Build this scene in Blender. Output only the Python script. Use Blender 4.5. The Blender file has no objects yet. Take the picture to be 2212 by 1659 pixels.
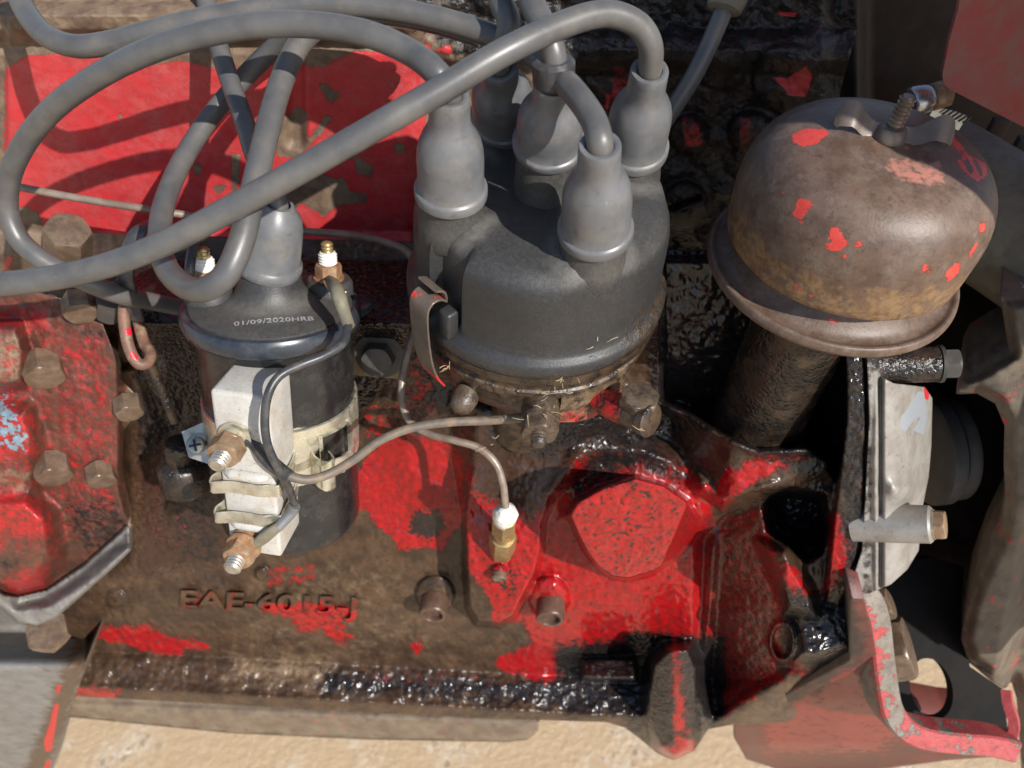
import bpy, bmesh, math, random
import numpy as np
from mathutils import Matrix, Vector
random.seed(4)
RNG = np.random.default_rng(11)
SC = bpy.context.scene
COL = SC.collection
CM = 0.01                                   # everything below is worked out in centimetres

# ------------------------------------------------------------------ camera
FPX, CX, CY = 1720.0, 1106.0, 829.5         # focal length and centre in the 2212 x 1659 frame used for reading the photo
PITCH, ROLL = math.radians(50), math.radians(4)
FW = np.array([0, math.cos(PITCH), -math.sin(PITCH)])
U0 = np.array([0, math.sin(PITCH), math.cos(PITCH)])
X0 = np.array([1.0, 0, 0])
RT = math.cos(ROLL)*X0 + math.sin(ROLL)*U0
UP = -math.sin(ROLL)*X0 + math.cos(ROLL)*U0
def ray(u, v):
    u = np.asarray(u, float)[..., None]; v = np.asarray(v, float)[..., None]
    return FW + RT*(u-CX)/FPX - UP*(v-CY)/FPX
ORG = 27.0*ray(1158, 604)                   # the distributor's rim centre is the world origin
def W(u, v, d):
    return np.asarray(d, float)[..., None]*ray(u, v) - ORG
def WY(u, v, y):
    r = ray(u, v)
    d = (np.asarray(y, float) + ORG[1])/r[..., 1]
    return d[..., None]*r - ORG
def proj(P):
    q = np.asarray(P, float) + ORG
    z = q @ FW
    return np.stack([CX + FPX*(q @ RT)/z, CY - FPX*(q @ UP)/z], -1)
def dep(P): return (np.asarray(P, float) + ORG) @ FW

cam = bpy.data.cameras.new('camera'); camo = bpy.data.objects.new('camera', cam); COL.objects.link(camo)
cam.sensor_width = 36; cam.lens = 36*FPX/2212; cam.clip_start = 0.01; cam.clip_end = 200
mw = Matrix.Identity(4)
for i in range(3):
    mw[i][0], mw[i][1], mw[i][2], mw[i][3] = RT[i], UP[i], -FW[i], -ORG[i]*CM
camo.matrix_world = mw
cam.dof.use_dof = True; cam.dof.focus_distance = 0.248; cam.dof.aperture_fstop = 17
SC.camera = camo

# ------------------------------------------------------------------ sky, sun, exposure
LDIR = np.array([1.0, -1.0, 1.3]); LDIR /= np.linalg.norm(LDIR)
world = bpy.data.worlds.new('World'); SC.world = world; world.use_nodes = True
nt = world.node_tree; bg = nt.nodes['Background']
sky = nt.nodes.new('ShaderNodeTexSky'); sky.sky_type = 'NISHITA'; sky.sun_disc = False
sky.sun_elevation = math.asin(LDIR[2]); sky.sun_rotation = math.atan2(LDIR[0], LDIR[1])
nt.links.new(sky.outputs[0], bg.inputs[0]); bg.inputs[1].default_value = 0.12
sun = bpy.data.lights.new('sun', 'SUN'); suno = bpy.data.objects.new('sun', sun); COL.objects.link(suno)
sun.energy = 4.6; sun.angle = math.radians(.5); sun.color = (1, .965, .91)
suno.rotation_euler = Vector(LDIR).to_track_quat('Z', 'Y').to_euler()
SC.view_settings.view_transform = 'Standard'; SC.view_settings.look = 'None'
SC.view_settings.exposure = 0.38; SC.view_settings.gamma = 1

# ------------------------------------------------------------------ numeric helpers
def sst(a, b, x):
    t = np.clip((x-a)/(b-a), 0, 1); return t*t*(3-2*t)
def sdpoly(P, poly, near=False):
    """signed distance (positive inside) of points P (N,2) to a polygon, optionally the nearest point"""
    poly = np.asarray(poly, float); n = len(poly)
    best = np.full(len(P), 1e18); ins = np.zeros(len(P), bool); nr = np.zeros((len(P), 2))
    for i in range(n):
        a, b = poly[i], poly[(i+1) % n]; e = b-a
        t = np.clip(((P-a) @ e)/max(e @ e, 1e-9), 0, 1)
        q = a + t[:, None]*e; d2 = ((P-q)**2).sum(1)
        m = d2 < best; best[m] = d2[m]
        if near: nr[m] = q[m]
        c = (a[1] > P[:, 1]) != (b[1] > P[:, 1])
        with np.errstate(divide='ignore', invalid='ignore'):
            xi = a[0] + (P[:, 1]-a[1])*e[0]/np.where(e[1] == 0, 1e-9, e[1])
        ins ^= c & (P[:, 0] < xi)
    s = np.sqrt(best)*np.where(ins, 1, -1)
    return (s, nr) if near else s
_G = RNG.random((64, 64))
def vnoise(u, v, s):
    x, y = np.asarray(u)/s, np.asarray(v)/s
    i, j = np.floor(x).astype(int), np.floor(y).astype(int); fx, fy = x-i, y-j
    fx = fx*fx*(3-2*fx); fy = fy*fy*(3-2*fy)
    g = lambda a, b: _G[a % 64, b % 64]
    return (g(i, j)*(1-fx)+g(i+1, j)*fx)*(1-fy) + (g(i, j+1)*(1-fx)+g(i+1, j+1)*fx)*fy - .5
def fbm(u, v, s, o=3):
    r = 0; a = 1.0
    for k in range(o):
        r = r + a*vnoise(np.asarray(u)+37*k, np.asarray(v)+91*k, s); s *= .5; a *= .55
    return r
def unit(a): a = np.asarray(a, float); return a/np.linalg.norm(a)
def frame(z, xh=(1, 0, 0)):
    z = unit(z); x = np.asarray(xh, float); x = x - z*(x @ z)
    if np.linalg.norm(x) < 1e-4:
        x = np.array([0, 1., 0]) - z*z[1]
    x = unit(x); return np.stack([x, np.cross(z, x), z])      # rows
def spline(pts, n=10):
    P = np.asarray(pts, float); P = np.vstack([2*P[0]-P[1], P, 2*P[-1]-P[-2]]); out = []
    for i in range(1, len(P)-2):
        p0, p1, p2, p3 = P[i-1:i+3]
        k1 = np.linalg.norm(p2-p1)
        m1 = (p2-p0)/max(np.linalg.norm(p1-p0)+k1, 1e-6)*k1
        m2 = (p3-p1)/max(np.linalg.norm(p3-p2)+k1, 1e-6)*k1
        for t in np.linspace(0, 1, n, endpoint=False):
            out.append((2*t**3-3*t*t+1)*p1 + (t**3-2*t*t+t)*m1 + (-2*t**3+3*t*t)*p2 + (t**3-t*t)*m2)
    out.append(P[-2]); return np.array(out)

# ------------------------------------------------------------------ mesh builder (centimetres, world axes)
class MB:
    def __init__(s): s.v = []; s.f = []; s.n = 0
    def add(s, v, f):
        v = np.asarray(v, float); s.v.append(v); o = s.n
        s.f += [tuple(o+i for i in q) for q in f]; s.n += len(v); return s
    def rings(s, R, cap0=True, cap1=True):
        """R: list of rings of equal point count"""
        k = len(R[0]); V = np.vstack(R); F = []
        for a in range(len(R)-1):
            for i in range(k):
                j = (i+1) % k; F.append((a*k+i, a*k+j, (a+1)*k+j, (a+1)*k+i))
        if cap0: F.append(tuple(range(k))[::-1])
        if cap1: F.append(tuple((len(R)-1)*k+i for i in range(k)))
        return s.add(V, F)
    def tube(s, P, r, seg=16, cap=True, sect=None, xh=None):
        P = np.asarray(P, float); n = len(P)
        rr = np.full(n, r) if np.isscalar(r) else np.interp(np.linspace(0, 1, n), np.linspace(0, 1, len(r)), r)
        T = np.gradient(P, axis=0); T /= np.linalg.norm(T, axis=1)[:, None]
        x = frame(T[0], xh if xh is not None else (.3, .5, .8))[0]; R = []
        a = np.linspace(0, 2*np.pi, seg, endpoint=False)
        S = np.stack([np.cos(a), np.sin(a)], 1) if sect is None else np.asarray(sect, float)
        for i in range(n):
            x = x - T[i]*(x @ T[i]); x /= np.linalg.norm(x); y = np.cross(T[i], x)
            R.append(P[i] + rr[i]*(S[:, :1]*x + S[:, 1:]*y))
        return s.rings(R, cap, cap)
    def lathe(s, prof, o, z=(0, 0, 1), seg=48, xh=(1, 0, 0), cap0=True, cap1=True, fn=None):
        fr = frame(z, xh); a = np.linspace(0, 2*np.pi, seg, endpoint=False); R = []
        for r, h in prof:
            r = max(r, 1e-4)
            q = np.stack([r*np.cos(a), r*np.sin(a), np.full(seg, h)], 1)
            R.append(np.asarray(o) + q @ fr)
        return s.rings(R, cap0, cap1)
    def prism(s, poly, o, z, h, xh=(1, 0, 0), ch=0.0):
        """polygon in the frame's xy extruded along z, with a chamfer on the far edge"""
        fr = frame(z, xh); p = np.asarray(poly, float); c = p.mean(0)
        lv = [(p, 0)]
        if ch:
            q = c + (p-c)*(1-ch/np.abs(p-c).max(1, keepdims=True).clip(ch*1.2))
            lv = [(q, 0), (p, ch), (p, h-ch), (q, h)]
        else: lv = [(p, 0), (p, h)]
        return s.rings([np.asarray(o) + np.column_stack([w, np.full(len(w), t)]) @ fr for w, t in lv])
    def rbox(s, o, ax, ay, az, b=.08):
        """box from corner o with edge vectors, bevelled by b"""
        ax, ay, az = map(np.asarray, (ax, ay, az)); L = [np.linalg.norm(q) for q in (ax, ay, az)]
        ex, ey, ez = ax/L[0], ay/L[1], az/L[2]
        def rect(i, z, m=3):
            x0, x1, y0, y1 = i, L[0]-i, i, L[1]-i; k = max(b-i, 1e-3)*1.0; pts = []
            for cx_, cy_, a0 in ((x1-k, y1-k, 0), (x0+k, y1-k, 90), (x0+k, y0+k, 180), (x1-k, y0+k, 270)):
                for t in np.linspace(a0, a0+90, m+1):
                    t = math.radians(t); pts.append(o + ex*(cx_+k*math.cos(t)) + ey*(cy_+k*math.sin(t)) + ez*z)
            return np.array(pts)
        R = []
        for t in (0, 30, 60, 90): R.append(rect(b*(1-math.sin(math.radians(t))), b*(1-math.cos(math.radians(t)))))
        for t in (90, 60, 30, 0): R.append(rect(b*(1-math.sin(math.radians(t))), L[2]-b*(1-math.cos(math.radians(t)))))
        return s.rings(R)
    def strip(s, P, width, thick, wdir):
        """flat metal strip along P: width along wdir, thickness across"""
        h, t = width/2, thick/2
        P = np.asarray(P, float); T = np.gradient(P, axis=0); T /= np.linalg.norm(T, axis=1)[:, None]
        wd = np.asarray(wdir, float); wd = np.broadcast_to(wd, P.shape); R = []
        for i in range(len(P)):
            w = wd[i] - T[i]*(wd[i] @ T[i]); w /= np.linalg.norm(w); n = np.cross(T[i], w)
            c = t*.6
            R.append(np.array([P[i]+w*a+n*b_ for a, b_ in ((h-c, t), (-h+c, t), (-h, t-c), (-h, -t+c), (-h+c, -t), (h-c, -t), (h, -t+c), (h, t-c))]))
        return s.rings(R)
    def verts(s): return np.vstack(s.v)
def sect_rect(w, h): return [(w/2, -h/2), (w/2, h/2), (-w/2, h/2), (-w/2, -h/2)]

def mesh_from(name, V, F, smooth=40):
    me = bpy.data.meshes.new(name); me.from_pydata((np.asarray(V)*CM).tolist(), [], F); me.update()
    if smooth:
        bm = bmesh.new(); bm.from_mesh(me); bmesh.ops.recalc_face_normals(bm, faces=bm.faces); bm.to_mesh(me); bm.free()
        me.polygons.foreach_set('use_smooth', [True]*len(me.polygons))
        me.set_sharp_from_angle(angle=math.radians(smooth))
    return me
def tag(o, label=None, cat=None, group=None, kind=None):
    for k, x in (('label', label), ('category', cat), ('group', group), ('kind', kind)):
        if x: o[k] = x
    return o
def thing(name, label, cat, base, group=None):
    o = bpy.data.objects.new(name, None); COL.objects.link(o); o.empty_display_size = .01
    o.location = Vector(np.asarray(base, float)*CM); tag(o, label, cat, group); o['_b'] = list(map(float, base)); return o
BASE = {}
def base_of(o):
    while o.parent: o = o.parent
    return np.array(list(o['_b'])) if '_b' in o else np.zeros(3)
def part(name, mb, mat, parent=None, smooth=40, label=None, attrs=None, kind=None, subdiv=0):
    b = base_of(parent) if parent else np.zeros(3)
    V = mb.verts(); me = mesh_from(name, V-b, mb.f, smooth); me.materials.append(mat)
    if attrs:
        for k, a in attrs.items():
            at = me.attributes.new(k, 'FLOAT', 'POINT'); at.data.foreach_set('value', np.asarray(a, np.float32))
    o = bpy.data.objects.new(name, me); COL.objects.link(o)
    if parent: o.parent = parent
    if label: o['label'] = label
    if kind: o['kind'] = kind
    return o
def inst(name, me, parent, M, label=None):
    """instance of a shared mesh placed with a 4x4 (world, cm)"""
    o = bpy.data.objects.new(name, me); COL.objects.link(o)
    b = base_of(parent); m = Matrix([list(r) for r in M]); m.translation = Vector((np.array(m.translation)-b)*CM)
    o.parent = parent; o.matrix_local = m
    if label: o['label'] = label
    return o
def mat4(o, z, xh=(1, 0, 0), s=1.0):
    fr = frame(z, xh); M = np.eye(4); M[:3, :3] = fr.T*s; M[:3, 3] = o; return M
def hexring(af, n=6, rot=0):
    r = af/math.sqrt(3)
    return [(r*math.cos(rot+i*2*math.pi/n), r*math.sin(rot+i*2*math.pi/n)) for i in range(n)]
def hexhead(mb, o, z, af, h, xh=(1, 0, 0), ch=.12, n=6):
    """hexagon nut or bolt head with the rounded chamfer that nuts have"""
    fr = frame(z, xh); r = af/math.sqrt(3); N = n*6; R = []
    def ring(k, hh, lim):
        pts = []
        for i in range(N):
            a = 2*math.pi*i/N; b = (a % (2*math.pi/n))-math.pi/n
            rr = min(r*math.cos(math.pi/n)/math.cos(b), lim)*k
            pts.append((rr*math.cos(a), rr*math.sin(a), hh))
        return np.asarray(o) + np.array(pts) @ fr
    R = [ring(1, 0, 9e9), ring(1, h-ch, 9e9), ring(1, h-ch*.5, r*.97), ring(1, h-ch*.1, r*.90), ring(.97, h, r*.86)]
    return mb.rings(R)
def thread(mb, o, z, r, L, pitch=.1, seg=20, tip=.05):
    prof = [(r*.86, 0)]; h = 0
    while h < L-pitch:
        prof += [(r*.86, h+pitch*.12), (r, h+pitch*.45), (r, h+pitch*.6), (r*.86, h+pitch*.95)]; h += pitch
    prof += [(r*.84, L-tip), (r*.66, L)]
    return mb.lathe(prof, o, z, seg)

# ------------------------------------------------------------------ reliefs: cast surfaces as dense meshes
def relief(name, ur, vr, step, Yf, outline, mat, parent, attrf=None, back=(0, 3, 0), label=None, kind=None, smooth=180):
    us = np.arange(ur[0], ur[1]+.1, step); vs = np.arange(vr[0], vr[1]+.1, step)
    UU, VV = np.meshgrid(us, vs); nu, nv = len(us), len(vs)
    u, v = UU.ravel().copy(), VV.ravel().copy()
    P = np.stack([u, v], 1); keep = np.ones((nv-1, nu-1), bool)
    if outline is not None:
        sd, nr = sdpoly(P, outline, True); S = sd.reshape(nv, nu)
        cen = (S[:-1, :-1]+S[1:, :-1]+S[:-1, 1:]+S[1:, 1:])/4; keep = cen > 0
    idx = np.arange(nu*nv).reshape(nv, nu)
    Q = np.stack([idx[:-1, :-1], idx[1:, :-1], idx[1:, 1:], idx[:-1, 1:]], -1)[keep]
    # boundary edges
    E = np.concatenate([Q[:, [0, 1]], Q[:, [1, 2]], Q[:, [2, 3]], Q[:, [3, 0]]])
    key = np.sort(E, 1); k1 = key[:, 0]*(nu*nv)+key[:, 1]
    un, inv, cnt = np.unique(k1, return_inverse=True, return_counts=True)
    BE = E[cnt[inv] == 1]; bv = np.unique(BE)
    if outline is not None:
        m = np.abs(sd[bv]) < step*1.5
        u[bv[m]] = nr[bv[m], 0]; v[bv[m]] = nr[bv[m], 1]
    used = np.unique(Q); remap = -np.ones(nu*nv, int); remap[used] = np.arange(len(used))
    u, v = u[used], v[used]; Q = remap[Q]; BE = remap[BE]; bv = remap[bv]
    V = WY(u, v, Yf(u, v)); nb = len(V)
    r2 = -np.ones(nb, int); r2[bv] = nb + np.arange(len(bv))
    V = np.vstack([V, V[bv] + np.asarray(back, float)])
    F = Q.tolist() + [[a, r2[a], r2[b], b] for a, b in BE.tolist()]
    b = base_of(parent) if parent else np.zeros(3)
    me = bpy.data.meshes.new(name); me.from_pydata(((V-b)*CM).tolist(), [], F); me.update()
    me.polygons.foreach_set('use_smooth', [True]*len(me.polygons))
    if smooth < 180: me.set_sharp_from_angle(angle=math.radians(smooth))
    me.materials.append(mat)
    if attrf:
        for k, a in attrf(u, v).items():
            a = np.concatenate([a, a[bv]]).astype(np.float32)
            at = me.attributes.new(k, 'FLOAT', 'POINT'); at.data.foreach_set('value', a)
    o = bpy.data.objects.new(name, me); COL.objects.link(o)
    if parent: o.parent = parent
    if label: o['label'] = label
    if kind: o['kind'] = kind
    return o
def blobs(u, v, polys, w=14):
    """patch mask: 1 well inside any outline, .5 on its edge, 0 well outside; the material roughens the edge"""
    P = np.stack([u, v], 1); a = np.zeros(len(u))
    for p in polys:
        k = 1.0; ww = w
        if isinstance(p, tuple) and isinstance(p[0], list): p, k = p
        a = np.maximum(a, k*np.clip(.5 + sdpoly(P, p)/(2*ww), 0, 1))
    return a

# ------------------------------------------------------------------ materials
class NT:
    def __init__(s, name):
        s.m = bpy.data.materials.new(name); s.m.use_nodes = True; s.t = s.m.node_tree
        s.b = s.t.nodes['Principled BSDF']; g = s.t.nodes.new('ShaderNodeNewGeometry')
        sc = s.t.nodes.new('ShaderNodeVectorMath'); sc.operation = 'SCALE'; sc.inputs['Scale'].default_value = 100
        s.t.links.new(g.outputs['Position'], sc.inputs[0]); s.pos = sc.outputs[0]; s.k = 0
    def _in(s, sock, x):
        if hasattr(x, 'is_output') or isinstance(x, bpy.types.NodeSocket): s.t.links.new(x, sock)
        elif isinstance(x, (tuple, list)): sock.default_value = (*x[:3], 1) if len(sock.default_value) == 4 else x
        else: sock.default_value = x
    def noise(s, scale, detail=4, rough=.6, dist=0, stretch=None):
        n = s.t.nodes.new('ShaderNodeTexNoise'); n.inputs['Scale'].default_value = scale; n.inputs['Detail'].default_value = detail
        n.inputs['Roughness'].default_value = rough; n.inputs['Distortion'].default_value = dist
        s.k += 1; mp = s.t.nodes.new('ShaderNodeMapping'); mp.inputs['Location'].default_value = (s.k*3.7, s.k*1.3, s.k*5.1)
        if stretch: mp.inputs['Scale'].default_value = stretch
        s.t.links.new(s.pos, mp.inputs[0]); s.t.links.new(mp.outputs[0], n.inputs['Vector']); return n.outputs[0]
    def voro(s, scale):
        n = s.t.nodes.new('ShaderNodeTexVoronoi'); n.inputs['Scale'].default_value = scale
        s.t.links.new(s.pos, n.inputs['Vector']); return n.outputs['Distance']
    def math(s, op, a, b=0.0):
        n = s.t.nodes.new('ShaderNodeMath'); n.operation = op; s._in(n.inputs[0], a); s._in(n.inputs[1], b); return n.outputs[0]
    def step(s, x, a, b, lo=0.0, hi=1.0):
        n = s.t.nodes.new('ShaderNodeMapRange'); n.interpolation_type = 'SMOOTHSTEP'
        s._in(n.inputs[0], x); n.inputs[1].default_value = a; n.inputs[2].default_value = b
        n.inputs[3].default_value = lo; n.inputs[4].default_value = hi; return n.outputs[0]
    def mix(s, f, a, b):
        n = s.t.nodes.new('ShaderNodeMix'); n.data_type = 'RGBA'
        s._in(n.inputs[0], f); s._in(n.inputs[6], a); s._in(n.inputs[7], b); return n.outputs[2]
    def fmix(s, f, a, b):
        n = s.t.nodes.new('ShaderNodeMix'); n.data_type = 'FLOAT'
        s._in(n.inputs[0], f); s._in(n.inputs[2], a); s._in(n.inputs[3], b); return n.outputs[0]
    def attr(s, name):
        n = s.t.nodes.new('ShaderNodeAttribute'); n.attribute_name = name; return n.outputs['Fac']
    def out(s, col, rough, height=None, metal=0.0, spec=.5, coat=0.0):
        s._in(s.b.inputs['Base Color'], col); s._in(s.b.inputs['Roughness'], rough); s._in(s.b.inputs['Metallic'], metal)
        s._in(s.b.inputs['Specular IOR Level'], spec)
        if coat is not None: s._in(s.b.inputs['Coat Weight'], coat); s.b.inputs['Coat Roughness'].default_value = .12
        if height is not None:
            n = s.t.nodes.new('ShaderNodeBump'); n.inputs['Distance'].default_value = CM; n.inputs['Strength'].default_value = 1
            s.t.links.new(height, n.inputs['Height']); s.t.links.new(n.outputs[0], s.b.inputs['Normal'])
        return s.m
def sumh(N, *terms):
    h = None
    for sock, k in terms:
        x = N.math('MULTIPLY', sock, k); h = x if h is None else N.math('ADD', h, x)
    return h
def layered(name, base, base2, bscale, rough, layers, fine=(18, .006), spec=.5, metal=0.0, coat=0.0):
    """layers: dict(color, color2, rough, attr, scale, amp, soft, thick, cover, metal, bump=(scale,h)) laid one over the other"""
    N = NT(name)
    n = N.noise(bscale, 5, .65)
    col = N.mix(N.step(n, .35, .65), base, base2); r = rough
    H = N.math('MULTIPLY', N.noise(fine[0], 4, .6), fine[1]); met = metal
    for L in layers:
        a = N.attr(L['attr']) if L.get('attr') else L.get('cover', .5)
        m = N.math('ADD', a, N.math('MULTIPLY', N.math('SUBTRACT', N.noise(L.get('scale', 2), 6, L.get('nr', .65), L.get('dist', 0), L.get('stretch')), .5), L.get('amp', 1.2)))
        so = L.get('soft', .03); m = N.step(m, .5-so, .5+so)
        if L.get('maskattr'): m = N.math('MULTIPLY', m, N.step(N.attr(L['maskattr']), .5, .8))
        c2 = L.get('color2', L['color'])
        cc = N.mix(N.step(N.noise(L.get('cscale', 3), 5, .7), .38, .66), L['color'], c2)
        col = N.mix(m, col, cc); r = N.fmix(m, r, L.get('rough', .5)); met = N.fmix(m, met, L.get('metal', 0.0))
        if L.get('thick'): H = N.math('ADD', H, N.math('MULTIPLY', m, L['thick']))
        if L.get('drops'):
            dv = N.voro(L['drops'][0]); dv = N.math('MULTIPLY', dv, N.attr(L['dropattr'])) if L.get('dropattr') else dv; H = N.math('ADD', H, N.math('MULTIPLY', m, N.math('MULTIPLY', N.math('MULTIPLY', dv, dv), -L['drops'][1])))
        if L.get('bump'):
            H = N.math('ADD', H, N.math('MULTIPLY', m, N.math('MULTIPLY', N.noise(L['bump'][0], 3, .55), L['bump'][1])))
    return N.out(col, r, H, met, spec, coat)

RED = (.39, .006, .008); RED2 = (.27, .006, .008)
GRIME = (.078, .044, .024); GRIME2 = (.036, .021, .013)
M = {}
M['block'] = layered('greasy_red_casting', GRIME, GRIME2, .8, .30, [
    dict(attr='tan', color=(.20, .135, .08), color2=(.12, .075, .042), rough=.4, scale=1.3, amp=1.1, soft=.25),
    dict(attr='red', color=RED, color2=RED2, rough=.15, scale=2.6, amp=1.6, soft=.05, thick=.014, nr=.72, bump=(4.5, .014)),
    dict(attr='film_shade', color=(.19, .007, .009), color2=(.10, .010, .009), rough=.14, scale=1.6, amp=1.3, soft=.42, nr=.75, maskattr='red'),
    dict(attr='film_shade', color=(.045, .022, .014), rough=.25, scale=6, amp=2.0, soft=.10, nr=.75),
    dict(attr='speck', color=(.02, .014, .012), rough=.3, scale=5.5, amp=2.6, soft=.06, nr=.5),
    dict(attr='oil', color=(.010, .009, .010), color2=(.022, .016, .013), rough=.15, scale=2.6, amp=1.5, soft=.22, bump=(3, .03), drops=(5, .042), dropattr='wet'),
], fine=(22, .0025), spec=.45, coat=.0)
M['head'] = layered('weathered_red_casting', (.13, .08, .055), (.22, .155, .10), 1.4, .6, [
    dict(attr='red', color=(.56, .026, .032), color2=(.52, .045, .05), rough=.42, scale=3, amp=1.1, soft=.02, thick=.022, nr=.75),
    dict(cover=.42, color=(.47, .095, .09), color2=(.38, .04, .042), rough=.5, scale=.8, amp=1.2, soft=.35, maskattr='red'),
    dict(attr='speck', color=(.10, .07, .045), rough=.6, scale=4.5, amp=2.3, soft=.04, nr=.7),
    dict(cover=.18, color=(.10, .03, .025), rough=.6, scale=9, amp=1.6, soft=.06, maskattr='red'),
    dict(attr='oil', color=(.011, .010, .011), color2=(.035, .027, .022), rough=.34, scale=2.0, amp=1.3, soft=.2, bump=(7, .07)),
], fine=(14, .018))
M['pump'] = layered('oily_red_housing', (.13, .05, .032), (.06, .03, .021), 1.2, .32, [
    dict(attr='tan', color=(.27, .19, .12), color2=(.17, .12, .08), rough=.45, scale=1.4, amp=1.0, soft=.2),
    dict(attr='red', color=(.46, .018, .020), color2=(.30, .015, .016), rough=.3, scale=2.6, amp=2.0, soft=.20, thick=.012, nr=.85),
    dict(cover=.38, color=(.085, .032, .02), color2=(.06, .035, .022), rough=.32, scale=3.2, amp=2.0, soft=.22, nr=.85),
    dict(attr='blue', color=(.16, .25, .31), color2=(.22, .30, .34), rough=.4, scale=2.4, amp=1.8, soft=.04, thick=.01),
    dict(attr='oil', color=(.015, .013, .012), rough=.25, scale=3, amp=1.5, soft=.2, bump=(10, .05)),
], fine=(20, .005))
M['cable'] = layered('dusty_grey_rubber', (.092, .090, .089), (.072, .070, .069), .9, .36, [
    dict(cover=.36, color=(.130, .118, .102), rough=.5, scale=.9, amp=1.5, soft=.35),
    dict(cover=.17, color=(.22, .195, .155), rough=.7, scale=7.5, amp=1.6, soft=.10),
    dict(cover=.22, color=(.07, .068, .066), rough=.45, scale=2.6, amp=1.4, soft=.12)], fine=(26, .003), spec=.6)
M['boot'] = layered('grey_rubber_boot', (.145, .147, .152), (.112, .113, .117), .9, .34, [
    dict(cover=.30, color=(.18, .16, .13), rough=.6, scale=1.6, amp=1.4, soft=.25),
    dict(cover=.19, color=(.25, .22, .18), rough=.7, scale=8, amp=1.6, soft=.10),
    dict(cover=.25, color=(.075, .073, .07), rough=.45, scale=2.2, amp=1.5, soft=.2)], fine=(30, .002), spec=.6)
M['cap'] = layered('black_moulded_plastic', (.019, .0195, .021), (.024, .0245, .026), .8, .43, [
    dict(attr='dust', color=(.13, .12, .105), color2=(.10, .092, .08), rough=.6, scale=9, amp=.6, soft=.55),
    dict(cover=.17, color=(.22, .19, .15), rough=.8, scale=11, amp=1.5, soft=.06),
    dict(attr='oil', color=(.055, .038, .026), color2=(.02, .016, .013), rough=.3, scale=2.2, amp=1.4, soft=.25, bump=(9, .05))], fine=(16, .010), spec=.5)
M['housing'] = layered('caked_brown_metal', (.075, .046, .026), (.034, .023, .016), 1.7, .36, [
    dict(attr='red', color=(.5, .015, .016), rough=.35, scale=3, amp=1.2, soft=.05, thick=.01),
    dict(attr='tan', color=(.19, .13, .075), color2=(.11, .075, .045), rough=.5, scale=2.2, amp=1.6, soft=.25),
    dict(cover=.42, color=(.018, .014, .012), rough=.2, scale=2.6, amp=1.6, soft=.2, bump=(10, .04), drops=(7, .035))], fine=(15, .012))
M['breather'] = layered('rusty_brown_steel', (.138, .086, .060), (.088, .052, .034), 1.3, .46, [
    dict(cover=.34, color=(.06, .036, .027), rough=.45, scale=4, amp=1.7, soft=.16, nr=.8),
    dict(cover=.36, color=(.19, .145, .115), color2=(.13, .09, .07), rough=.55, scale=1.2, amp=1.6, soft=.3, nr=.8),
    dict(attr='tan', color=(.24, .15, .075), color2=(.13, .065, .03), rough=.5, scale=2.4, amp=1.6, soft=.16, cscale=4),
    dict(attr='pink', color=(.45, .18, .13), color2=(.30, .17, .13), rough=.4, scale=4, amp=1.5, soft=.2),
    dict(attr='red', color=(.55, .045, .035), color2=(.60, .07, .05), rough=.42, scale=6, amp=1.4, soft=.03, thick=.02, nr=.75)], fine=(11, .009), spec=.5)
M['pipe'] = layered('oily_brown_pipe', (.055, .034, .021), (.03, .02, .014), 1.2, .34, [
    dict(cover=.55, color=(.014, .011, .009), rough=.18, scale=1.4, amp=1.5, soft=.2, bump=(9, .05), drops=(6, .04))], fine=(14, .008))
M['alu'] = layered('dull_cast_aluminium', (.33, .31, .28), (.25, .225, .195), 1.0, .48, [
    dict(cover=.27, color=(.10, .08, .065), rough=.55, scale=4.5, amp=1.5, soft=.15),
    dict(attr='grey', color=(.26, .28, .30), rough=.4, scale=2, amp=.4, soft=.03, thick=.01),
    dict(attr='red', color=(.5, .03, .03), rough=.4, scale=3, amp=.8, soft=.03, thick=.01),
    dict(attr='oil', color=(.02, .017, .015), rough=.25, scale=2.4, amp=1.4, soft=.2, bump=(9, .05))], fine=(26, .006), metal=.25)
M['bolt'] = layered('brown_steel_bolt', (.22, .155, .105), (.14, .09, .06), 1.8, .36, [
    dict(cover=.33, color=(.06, .045, .035), rough=.4, scale=2.5, amp=1.5, soft=.2)], fine=(16, .006), metal=.35)
M['nut'] = layered('greasy_nut', (.15, .11, .075), (.07, .05, .035), 2.0, .3, [
    dict(cover=.40, color=(.03, .022, .018), rough=.25, scale=3, amp=1.4, soft=.2)], fine=(14, .02), metal=.2)
M['dowel'] = layered('brown_hollow_dowel', (.13, .075, .05), (.085, .05, .036), 1.8, .34, [], fine=(14, .012), metal=.2)
M['rusty'] = layered('rusty_nut', (.32, .15, .065), (.20, .10, .05), 3, .5, [
    dict(cover=.42, color=(.42, .33, .22), rough=.4, scale=3, amp=1.3, soft=.2, metal=.4)], fine=(22, .006))
M['tannut'] = layered('tan_plated_nut', (.38, .27, .17), (.27, .17, .10), 2.4, .38, [
    dict(cover=.36, color=(.18, .10, .05), rough=.5, scale=3, amp=1.3, soft=.2)], fine=(24, .003), metal=.45)
M['stud'] = layered('bright_steel_stud', (.52, .49, .42), (.40, .36, .29), 3, .32, [], fine=(30, .002), metal=.75)
M['brass'] = layered('brass', (.46, .34, .15), (.34, .24, .11), 2, .34, [
    dict(cover=.38, color=(.16, .11, .05), rough=.5, scale=3, amp=1.3, soft=.2)], fine=(24, .004), metal=.7)
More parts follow.
